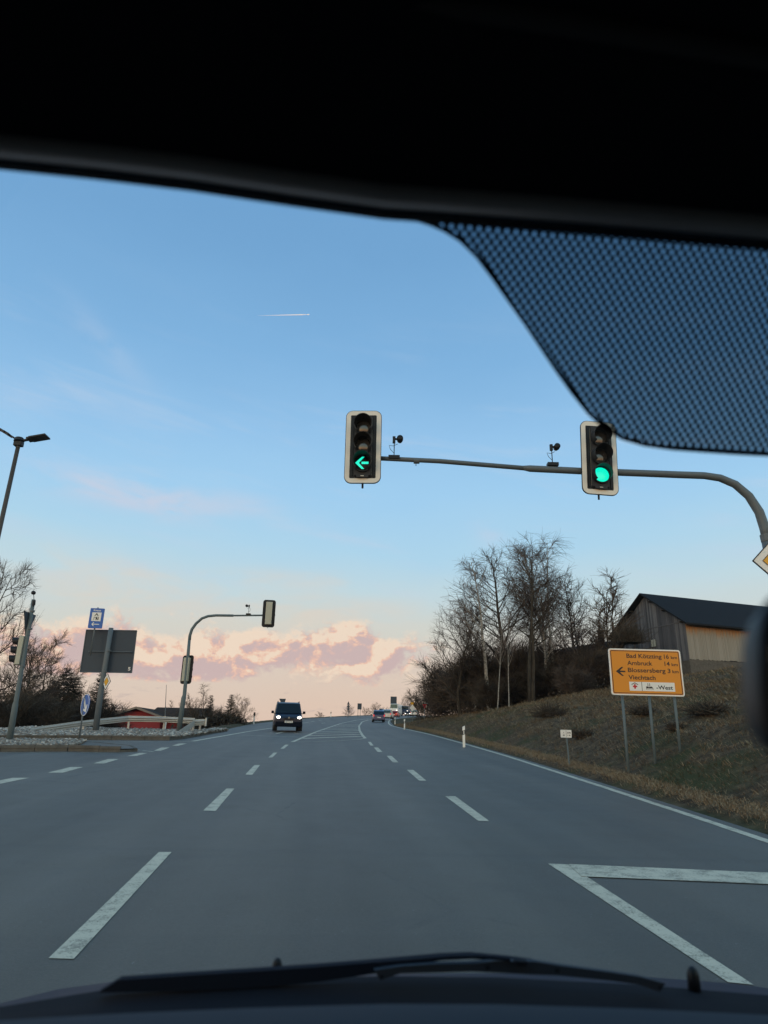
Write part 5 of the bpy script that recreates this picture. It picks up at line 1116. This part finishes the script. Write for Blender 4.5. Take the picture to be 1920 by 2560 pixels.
# ------------------------------------------------------------------ vehicles
def vehicle(name, label, cat, p, rz, L, W, H, paint, style, lights, plate=None, group=None):
    """front looks to -Y, origin on the ground below the middle"""
    e = empty(name, p, rz, label, cat, group); hw = W / 2
    if style == 'van': st = [(-.50, .20, .42, .80, .86), (-.485, .17, .48, .86, .95), (-.40, .16, .54, .93, .99), (-.27, .16, .60, 1, 1), (.45, .17, .60, 1, 1), (.495, .2, .56, .97, .97)]; gh = [(-.31, .60), (-.155, .95), (-.06, 1.0), (.38, 1.0), (.47, .95), (.495, .60)]
    elif style == 'hatch': st = [(-.50, .22, .40, .80, .86), (-.47, .18, .46, .88, .95), (-.36, .16, .56, .95, .99), (-.2, .16, .62, 1, 1), (.42, .17, .62, 1, 1), (.495, .22, .58, .92, .95)]; gh = [(-.22, .62), (-.06, .94), (.05, 1.0), (.28, .99), (.40, .90), (.47, .61)]
    else: st = [(-.50, .14, .55, .96, .98), (-.49, .12, .60, 1, 1), (-.2, .12, .60, 1, 1), (.45, .12, .60, 1, 1), (.5, .12, .60, 1, 1)]; gh = [(-.49, .60), (-.47, .97), (-.40, 1.0), (.45, 1.0), (.49, .97), (.5, .60)]
    def sec(y, zb, zt, w):  # rounded box section
        zb, zt = zb * H, zt * H; return [(-w * .90, y, zb), (-w, y, zb + .10), (-w * 1.0, y, (zb + zt) / 2), (-w * .97, y, zt - .05), (-w * .90, y, zt), (w * .90, y, zt), (w * .97, y, zt - .05), (w, y, (zb + zt) / 2), (w, y, zb + .10), (w * .90, y, zb)]
    m = MB(); m.loft([sec(y * L, zb, zt, hw * k2) for y, zb, zt, k1, k2 in st]); m.build('body', paint, e, bevel=.03)
    # greenhouse: frame and glass
    r = []
    for y, z in gh:
        t_ = (z - .6) / .4; w = hw * (.95 - .13 * t_); zz = z * H; r.append([(-w, y * L, zz), (-w * .9, y * L, zz + .02 * (t_ > .8)), (w * .9, y * L, zz + .02 * (t_ > .8)), (w, y * L, zz)])
    base_r = [[(-hw * .95, y * L, .58 * H), (hw * .95, y * L, .58 * H)] for y, z in gh]
    m = MB(); n = len(gh); V_ = []
    for (y, z), rr in zip(gh, r): V_ += [(-hw * .95, y * L, .585 * H), rr[0], rr[1], rr[2], rr[3], (hw * .95, y * L, .585 * H)]
    fs_ = []; ms_ = []
    for i in range(n - 1):
        for k in range(5):
            fs_.append((i * 6 + k, i * 6 + k + 1, (i + 1) * 6 + k + 1, (i + 1) * 6 + k))
    m.add(V_, fs_); m.build('cabin', paint, e)
    # windows, 1 cm proud
    def lerp(a, b, t): return tuple(np.array(a) * (1 - t) + np.array(b) * t)
    def pane(nm, c4, off):
        c4 = [np.array(c) + np.array(off) for c in c4]; ce = sum(c4) / 4; c4 = [ce + (c - ce) * .92 for c in c4]; return MB().add(c4, [(0, 1, 2, 3)]).build(nm, MT['glass'], e)
    a, b = r[0], r[1]; ws = pane('windscreen', [a[0], a[3], b[3], b[0]], (0, -.02, .015))
    a, b = r[-1], r[-2]; pane('rear_window', [a[3], a[0], b[0], b[3]], (0, .02, .012))
    for s_ in (0, 3):
        sg = -1 if s_ == 0 else 1
        top = [r[i][s_] for i in range(1, n - 1)]; bot_ = [(sg * hw * .95, q[1], .60 * H) for q in top]
        for i in range(len(top) - 1):
            q = [bot_[i], bot_[i + 1], top[i + 1], top[i]]
            if style == 'truck' and i > 0: break
            pane('side_window', q if sg < 0 else q[::-1], (sg * .018, 0, 0))
    for wx in (-1, 1):
        for wy in (-.33, .30):
            R_ = .33 if style != 'truck' else .5; c = (wx * (hw - .10), wy * L, R_)
            cyl = lambda rr, x0, x1: MB().loft([[(x_, c[1] + rr * math.cos(2 * PI * i / 20), c[2] + rr * math.sin(2 * PI * i / 20)) for i in range(20)] for x_ in (x0, x1)])
            w_ = cyl(R_, c[0] - .11, c[0] + .11).build('wheel', MT['tyre'], e); cyl(R_ * .6, c[0] + wx * .08, c[0] + wx * .118).build('rim', MT['rim'], w_)
    fy = -.5 * L; ry = .5 * L
    if style != 'truck':
        MB().box((0, fy + .04, .22 * H), (W * .93, .16, .17 * H)).build('front_bumper', MT['plastic'], e, bevel=.04); MB().box((0, ry - .05, .24 * H), (W * .92, .16, .13 * H)).build('rear_bumper', MT['plastic'] if style == 'van' else paint, e, bevel=.04)
        MB().box((0, fy - .015, .40 * H), (W * .34, .05, .05 * H)).build('grille', MT['black'], e)
        MB().tube([(0, fy - .03, .435 * H), (0, fy - .06, .435 * H)], .06, 14).build('emblem', MT['rim'], e)
    for s_ in (-1, 1):
        hl_ = MB().loft([[(s_ * W * .37 + .13 * math.cos(2 * PI * i / 16), fy + o_ + abs(math.cos(2 * PI * i / 16)) * .02, .445 * H + .085 * math.sin(2 * PI * i / 16)) for i in range(16)] for o_ in (.09, -.03)])
        hl_.build('headlight', MT['head'] if lights == 'front' else MT['rim'], e)
        MB().box((s_ * W * .44, ry - .03, .52 * H), (.13, .07, .16 * H)).build('tail_light', MT['tail'], e)
        m = MB(); m.box((s_ * (hw + .13), -.235 * L, .64 * H), (.17, .10, .17)); m.box((s_ * (hw + .02), -.235 * L, .60 * H), (.12, .05, .05)); m.build('door_mirror', MT['plastic'], e, bevel=.02)
    yy = fy - .05 if lights == 'front' else ry + .03
    pl_ = MB().box((0, yy, .295 * H if lights == 'front' else .36 * H), (.52, .02, .115)).build('number_plate', MT['white'], e)
    if plate: text(plate, .075, .42, 0, .295 * H - .035, yy - .012, MT['blackprint'], pl_, align='C')
    if style == 'van':
        for s_ in (-1, 1): MB().tube([(s_ * hw * .78, -.12 * L, 1.0 * H), (s_ * hw * .78, -.10 * L, 1.035 * H), (s_ * hw * .78, .36 * L, 1.035 * H), (s_ * hw * .78, .38 * L, 1.0 * H)], .022, 6).build('roof_rail', MT['black'], e)
        MB().tube([(-hw * .2, -.2 * L, .93 * H), (-hw * .2, -.17 * L, .62 * H)], .003, 4).build('mirror_stem', MT['black'], e)
    return e
pv = P(716.5, 1828); vz = vehicle('van', 'dark blue van coming towards the camera with its headlights on', 'van', pv, math.radians(10), 4.4, 1.83, 1.86, MT['vanpaint'], 'van', 'front', 'REG PW 19')
def vrot(deg): return math.radians(deg)
p = P(945.5, 1805.5); vehicle('car', 'blue hatchback seen from behind, nearest car going up the road', 'car', p, vrot(180 + 3), 3.9, 1.62, 1.55, MT['carblue'], 'hatch', 'rear')
p = P(970, 1798.5); p = AY(969, 1798, 118); vehicle('car', 'silver car half hidden behind the blue hatchback', 'car', p, vrot(180 - 8), 4.1, 1.7, 1.5, MT['silver'], 'hatch', 'rear')
vehicle('car', 'red car seen from behind in the bend', 'car', AY(988, 1792.5, 180), vrot(180 - 12), 4.0, 1.75, 1.45, MT['carred'], 'hatch', 'rear')
vehicle('truck', 'white truck coming down the road behind the red car', 'truck', AY(991, 1790, 210), vrot(-14), 7.5, 2.5, 3.3, MT['carwhite'], 'truck', 'front')
vehicle('truck', 'dark blue truck with headlights on in the distant bend', 'truck', AY(1019, 1788.5, 215), vrot(-18), 7, 2.4, 2.6, MT['truckblue'], 'truck', 'front')
vehicle('car', 'black car with headlights on in front of the dark blue truck', 'car', AY(1023.5, 1790.5, 205), vrot(-18), 4.2, 1.7, 1.4, MT['black'], 'hatch', 'front')
vehicle('car', 'white estate car behind the yellow diamond sign', 'car', AY(1038, 1790, 185), vrot(165), 4.3, 1.75, 1.5, MT['carwhite'], 'hatch', 'rear')
vehicle('car', 'dark car high in the queue above the silver car', 'car', AY(955, 1788, 260), vrot(170), 4.3, 1.8, 2.2, MT['truckblue'], 'hatch', 'rear')

# ------------------------------------------------------------------ contrail with the aircraft at its head
c0, c1 = AY(645, 789, 5000), AY(765, 786.5, 5000); ct = empty('aircraft_trail', c1, 0, 'thin white vapour trail with a tiny aircraft high in the blue sky', 'vapour trail'); base = np.array(c1)
n = 12; MB().tube([loc(c0 + (c1 - c0) * (i / n)) for i in range(n + 1)], [.3 + 4.2 * (i / n) for i in range(n)] + [2.2], 8).build('trail', MT['contrail'], ct, smooth=True)  # trail and aircraft glow faintly, emission standing in for sunlight
MB().tube([(2, 0, 0), (16, 0, 1), (26, 0, 1.2), (30, 0, 1)], [.5, 4.6, 4.6, 1.2], 8).build('aircraft', MT['contrail'], ct, smooth=True)

# ------------------------------------------------------------------ own car round the camera
CYAW = math.radians(5.5); cu, cvv = np.array([math.cos(CYAW), math.sin(CYAW), 0]), np.array([-math.sin(CYAW), math.cos(CYAW), 0])
own = empty('own_car', (0, 0, 0), 0, 'dark interior and bonnet of the car the picture is taken from', 'car')
def CV(px, py, vd):        # ray meets the upright plane vd metres ahead in the car's frame
    d = ray(px, py); return EYE + d * (vd / (d @ cvv))
WN = nz(cvv * 1.17 + np.array([0, 0, 1.0])); WP = EYE + cvv * .40 + np.array([0, 0, .39])
def WS(px, py, off=0.0):   # on the windscreen (off: metres beyond it)
    d = ray(px, py); t = (WN @ (WP + WN * off - EYE)) / (WN @ d); return EYE + t * d
# windscreen pane
MB().add([WS(-250, 300), WS(2200, 460), WS(2200, 2620), WS(-250, 2620)], [(0, 1, 2, 3)]).build('windscreen', MT['windscreen'], own)
# dotted print
bc = [(1040, 552), (1075, 563), (1110, 578), (1150, 603), (1190, 642), (1230, 695), (1270, 752), (1310, 808), (1350, 868), (1390, 928), (1430, 984), (1470, 1034), (1510, 1072), (1555, 1098), (1610, 1114), (1680, 1124), (1760, 1130), (1850, 1136), (1930, 1140), (2100, 1146)]
tpc = [(x_, 540 + (x_ - 1050) * .09) for x_, _ in bc]
tpc = [(x_, min(y_ - 2, 520 + (x_ - 1050) * .09)) for (x_, _), (_, y_) in zip(bc, [(0, q[1]) for q in bc])]
V_ = [WS(*p, -.002) for p in tpc] + [WS(*p, -.002) for p in bc]; nb_ = len(bc)
me_o = MB().add(V_, [(nb_ + i, nb_ + i + 1, i + 1, i) for i in range(nb_ - 1)]).build('dot_print', MT['dots'], own)
wu = nz(cu - (cu @ WN) * WN); wv_ = np.cross(WN, wu); me = me_o.data; uvl = me.uv_layers.new(name='UVMap')
for l in me.loops:
    p = np.array(me.vertices[l.vertex_index].co) - WP; uvl.data[l.index].uv = (p @ wu, p @ wv_)
V_ = []
for i, (x_, y_) in enumerate(bc):
    a = bc[max(i - 1, 0)]; b = bc[min(i + 1, nb_ - 1)]; t = nz(np.array([b[0] - a[0], b[1] - a[1]])); n_ = np.array([t[1], -t[0]])
    V_ += [WS(x_ - n_[0] * 2, y_ - n_[1] * 2, -.003), WS(x_ + n_[0] * 9, y_ + n_[1] * 9, -.003)]
MB().add(V_, [(2 * i, 2 * i + 2, 2 * i + 3, 2 * i + 1) for i in range(nb_ - 1)]).build('print_edge', MT['lining'], own)
# header trim and roof lining: rows of points from the lip backwards over the camera
cols_ = [-260, 0, 240, 480, 720, 960, 1200, 1440, 1680, 1920, 2200]
lip = lambda x_: np.interp(x_, [-260, 0, 250, 480, 700, 900, 1200, 1500, 1920, 2200], [396, 425, 451, 479, 512, 545, 566, 590, 627, 650])
rows_ = [[CV(x_, lip(x_), .385) for x_ in cols_], [CV(x_, lip(x_) - 14, .372) for x_ in cols_], [CV(x_, lip(x_) - 30, .376) for x_ in cols_]]
m = MB(); m.loft(rows_, closed=False); m.build('header_seal', MT['lining'], own, smooth=True)
rows_ = [[CV(x_, lip(x_) - o_ + (0 if x_ > 0 else 0), vd) for x_ in cols_] for o_, vd in ((28, .374), (36, .352), (46, .338), (58, .332), (72, .330), (88, .330))]
m = MB(); m.loft(rows_, closed=False); m.build('header_trim', MT['trim'], own, smooth=True)  # paler than the lining: the header highlight is put into its colour
back = []
for x_ in cols_:
    p = CV(x_, lip(x_) - 86, .331); col_ = [p, p + np.array([0, 0, .02]) - cvv * .05, p - cvv * .16 + np.array([0, 0, .035]), p - cvv * .5 + np.array([0, 0, .05]), p - cvv * 1.6 + np.array([0, 0, .02]), p - cvv * 1.9 - np.array([0, 0, .6])]
    back.append(col_)
m = MB(); m.loft([list(c_) for c_ in zip(*back)], closed=False); m.build('roof_lining', MT['lining'], own, smooth=True)
m = MB()
outer = [EYE + cu * a + cvv * b + np.array([0, 0, c]) for a, b, c in ((-.75, .36, .50), (1.1, .36, .50), (1.1, -2, .56), (-.75, -2, .56), (-.75, -2.2, -.6), (1.1, -2.2, -.6))]
m.add(outer, [(0, 1, 2, 3), (3, 2, 5, 4)])
m.build('roof', MT['bonnet'], own)  # unseen roof and closed rear, added to keep sunlight out of the cabin
for a in (-.75, 1.1):
    q = [EYE + cu * a + cvv * b + np.array([0, 0, c]) for b, c in ((.36, .50), (-2, .56), (-2.2, -.9), (.95, -.9), (.95, -.45), (.2, -.4), (-.3, -.35))]
    MB().add(q, [(0, 1, 2, 6)]).build('door', MT['lining'], own) if a < 0 else MB().add(q, [(0, 1, 2, 6)]).build('door', MT['lining'], own)  # unseen windowless sides, added to keep the interior dark
# sun visor edge, lighter bar standing in for a highlight at top right
m = MB(); m.tube([CV(1000, -10, .24), CV(1400, 55, .24), CV(1960, 150, .245), CV(2300, 200, .25)], .006, 8); m.build('sun_visor', MT['visor'], own, smooth=True)
# mirror at the right edge
mp = [(a_ + 22, b_) for a_, b_ in [(1925, 1478), (1899, 1497), (1880, 1535), (1870, 1590), (1867, 1660), (1868, 1740), (1876, 1810), (1893, 1862), (1925, 1905)]]
DM = .20
ctrm = CV(2100, 1690, DM)
rg = []
for k, dv in ((1.0, .0), (.97, -.012), (1.0, .03), (.6, .045)):
    pass
pts2 = mp + [(2300, 1925), (2480, 1880), (2500, 1690), (2480, 1500), (2300, 1460)]
P3 = [CV(a, b, DM) for a, b in pts2]; cM = sum(P3) / len(P3)
rings = [[cM + (p - cM) * .90 - cvv * .004 for p in P3], [cM + (p - cM) * .985 - cvv * .006 for p in P3], [p for p in P3], [cM + (p - cM) * .80 + cvv * .016 for p in P3], [cM + (p - cM) * .4 + cvv * .022 for p in P3]]
mr = MB().loft(rings, caps=False).build('rear_view_mirror', MT['black'], own, smooth=True)
MB().add([cM + (p - cM) * .905 - cvv * .0045 for p in P3], [tuple(range(len(P3)))]).build('mirror_glass', MT['mirror'], mr)
# bonnet
be = [(-200, 2560, 1.35), (0, 2508, 1.45), (150, 2472, 1.55), (300, 2452, 1.6), (640, 2440, 1.64), (1000, 2434, 1.66), (1300, 2433, 1.66), (1535, 2436, 1.64), (1822, 2458, 1.6), (1920, 2470, 1.56), (2150, 2510, 1.5)]
r0_ = [CV(a, b, c) for a, b, c in be]; rmid = [CV(a, b + 22, c - .25) for a, b, c in be]; r1_ = [CV(a, 2520 + abs(a - 960) * .03, 1.02) for a, b, c in be]; r00 = [p + cvv * .12 - np.array([0, 0, .12]) for p in r0_]
MB().loft([r00, r0_, rmid, r1_], closed=False).build('bonnet', MT['bonnet'], own, smooth=True)
# cowl and dashboard
cx_ = [-250, 0, 300, 640, 960, 1240, 1600, 1920, 2200]
cw = lambda x_: np.interp(x_, [-250, 0, 300, 640, 960, 1240, 1600, 1920, 2200], [2545, 2517, 2468, 2447, 2440, 2443, 2462, 2488, 2510])
dt = lambda x_: np.interp(x_, [-250, 0, 300, 700, 960, 1240, 1600, 1920, 2200], [2570, 2551, 2534, 2517, 2510, 2511, 2522, 2538, 2556])
MB().loft([[CV(x_, cw(x_), 1.04) for x_ in cx_], [CV(x_, cw(x_) + 18, 1.0) for x_ in cx_], [CV(x_, dt(x_) + 15, .92) for x_ in cx_]], closed=False).build('cowl', MT['lining'], own, smooth=True)
MB().loft([[CV(x_, dt(x_), .72) for x_ in cx_], [CV(x_, dt(x_) + 9, .66) for x_ in cx_], [CV(x_, dt(x_) + 60, .56) for x_ in cx_], [CV(x_, 2760, .45) for x_ in cx_]], closed=False).build('dashboard', MT['dash'], own, smooth=True)
# wiper
def wp_(pts, vd=.985): return [CV(a, b, vd) for a, b in pts]
def ribbon(top, bot_, vd, th, nm, mt, parent=own):
    a = wp_(top, vd); b = wp_(bot_, vd); c = [p + cvv * th for p in b]; d = [p + cvv * th for p in a]
    return MB().loft([list(q) for q in zip(a, b, c, d)]).build(nm, MT[mt], parent, smooth=False)
wb_ = ribbon([(297, 2450), (480, 2438), (640, 2428), (800, 2417), (949, 2405), (1103, 2391), (1180, 2388), (1276, 2397), (1338, 2405)], [(245, 2482), (480, 2478), (640, 2470), (800, 2455), (949, 2432), (1103, 2401), (1180, 2397), (1276, 2406), (1338, 2412)], .99, .015, 'wiper_blade', 'rubber')
wa_ = ribbon([(936, 2426), (1000, 2417), (1080, 2411), (1180, 2409), (1240, 2403), (1338, 2404), (1400, 2414), (1527, 2431), (1600, 2442), (1664, 2459)], [(950, 2452), (1000, 2434), (1080, 2432), (1180, 2429), (1240, 2432), (1338, 2437), (1400, 2439), (1527, 2452), (1600, 2462), (1650, 2481)], .975, .01, 'wiper_arm', 'armmetal')
ribbon([(949, 2405), (1050, 2397), (1130, 2390), (1200, 2389), (1276, 2396)], [(949, 2412), (1050, 2405), (1130, 2398), (1200, 2396), (1276, 2404)], .972, .006, 'wiper_bridge', 'rubber', wb_)
for a, b, s_ in ((1219, 2419, 6), (1393, 2426, 6), (954, 2441, 5), (1650, 2469, 4)):
    MB().add(wp_([(a - s_, b - s_ * .7), (a + s_, b - s_ * .7), (a + s_ * .8, b + s_), (a - s_ * .8, b + s_)], .970), [(0, 1, 2, 3)]).build('joint', MT['lining'], wa_)
ribbon([(1288, 2403), (1320, 2405)], [(1294, 2416), (1316, 2416)], .968, .01, 'clip', 'lining', wa_)
for a, b, w_, h_ in ((692, 2432, 11, 28), (1735, 2462, 14, 36)):
    c = CV(a, b, 1.03); u = 1.03 / F; MB().tube([c - np.array([0, 0, .01]), c + np.array([0, 0, h_ * u * .55]), c + np.array([0, 0, h_ * u * .85]), c + np.array([0, 0, h_ * u])], [w_ * u, w_ * u * .95, w_ * u * .7, w_ * u * .25], 12).build('washer_nozzle', MT['black'], own, smooth=True)
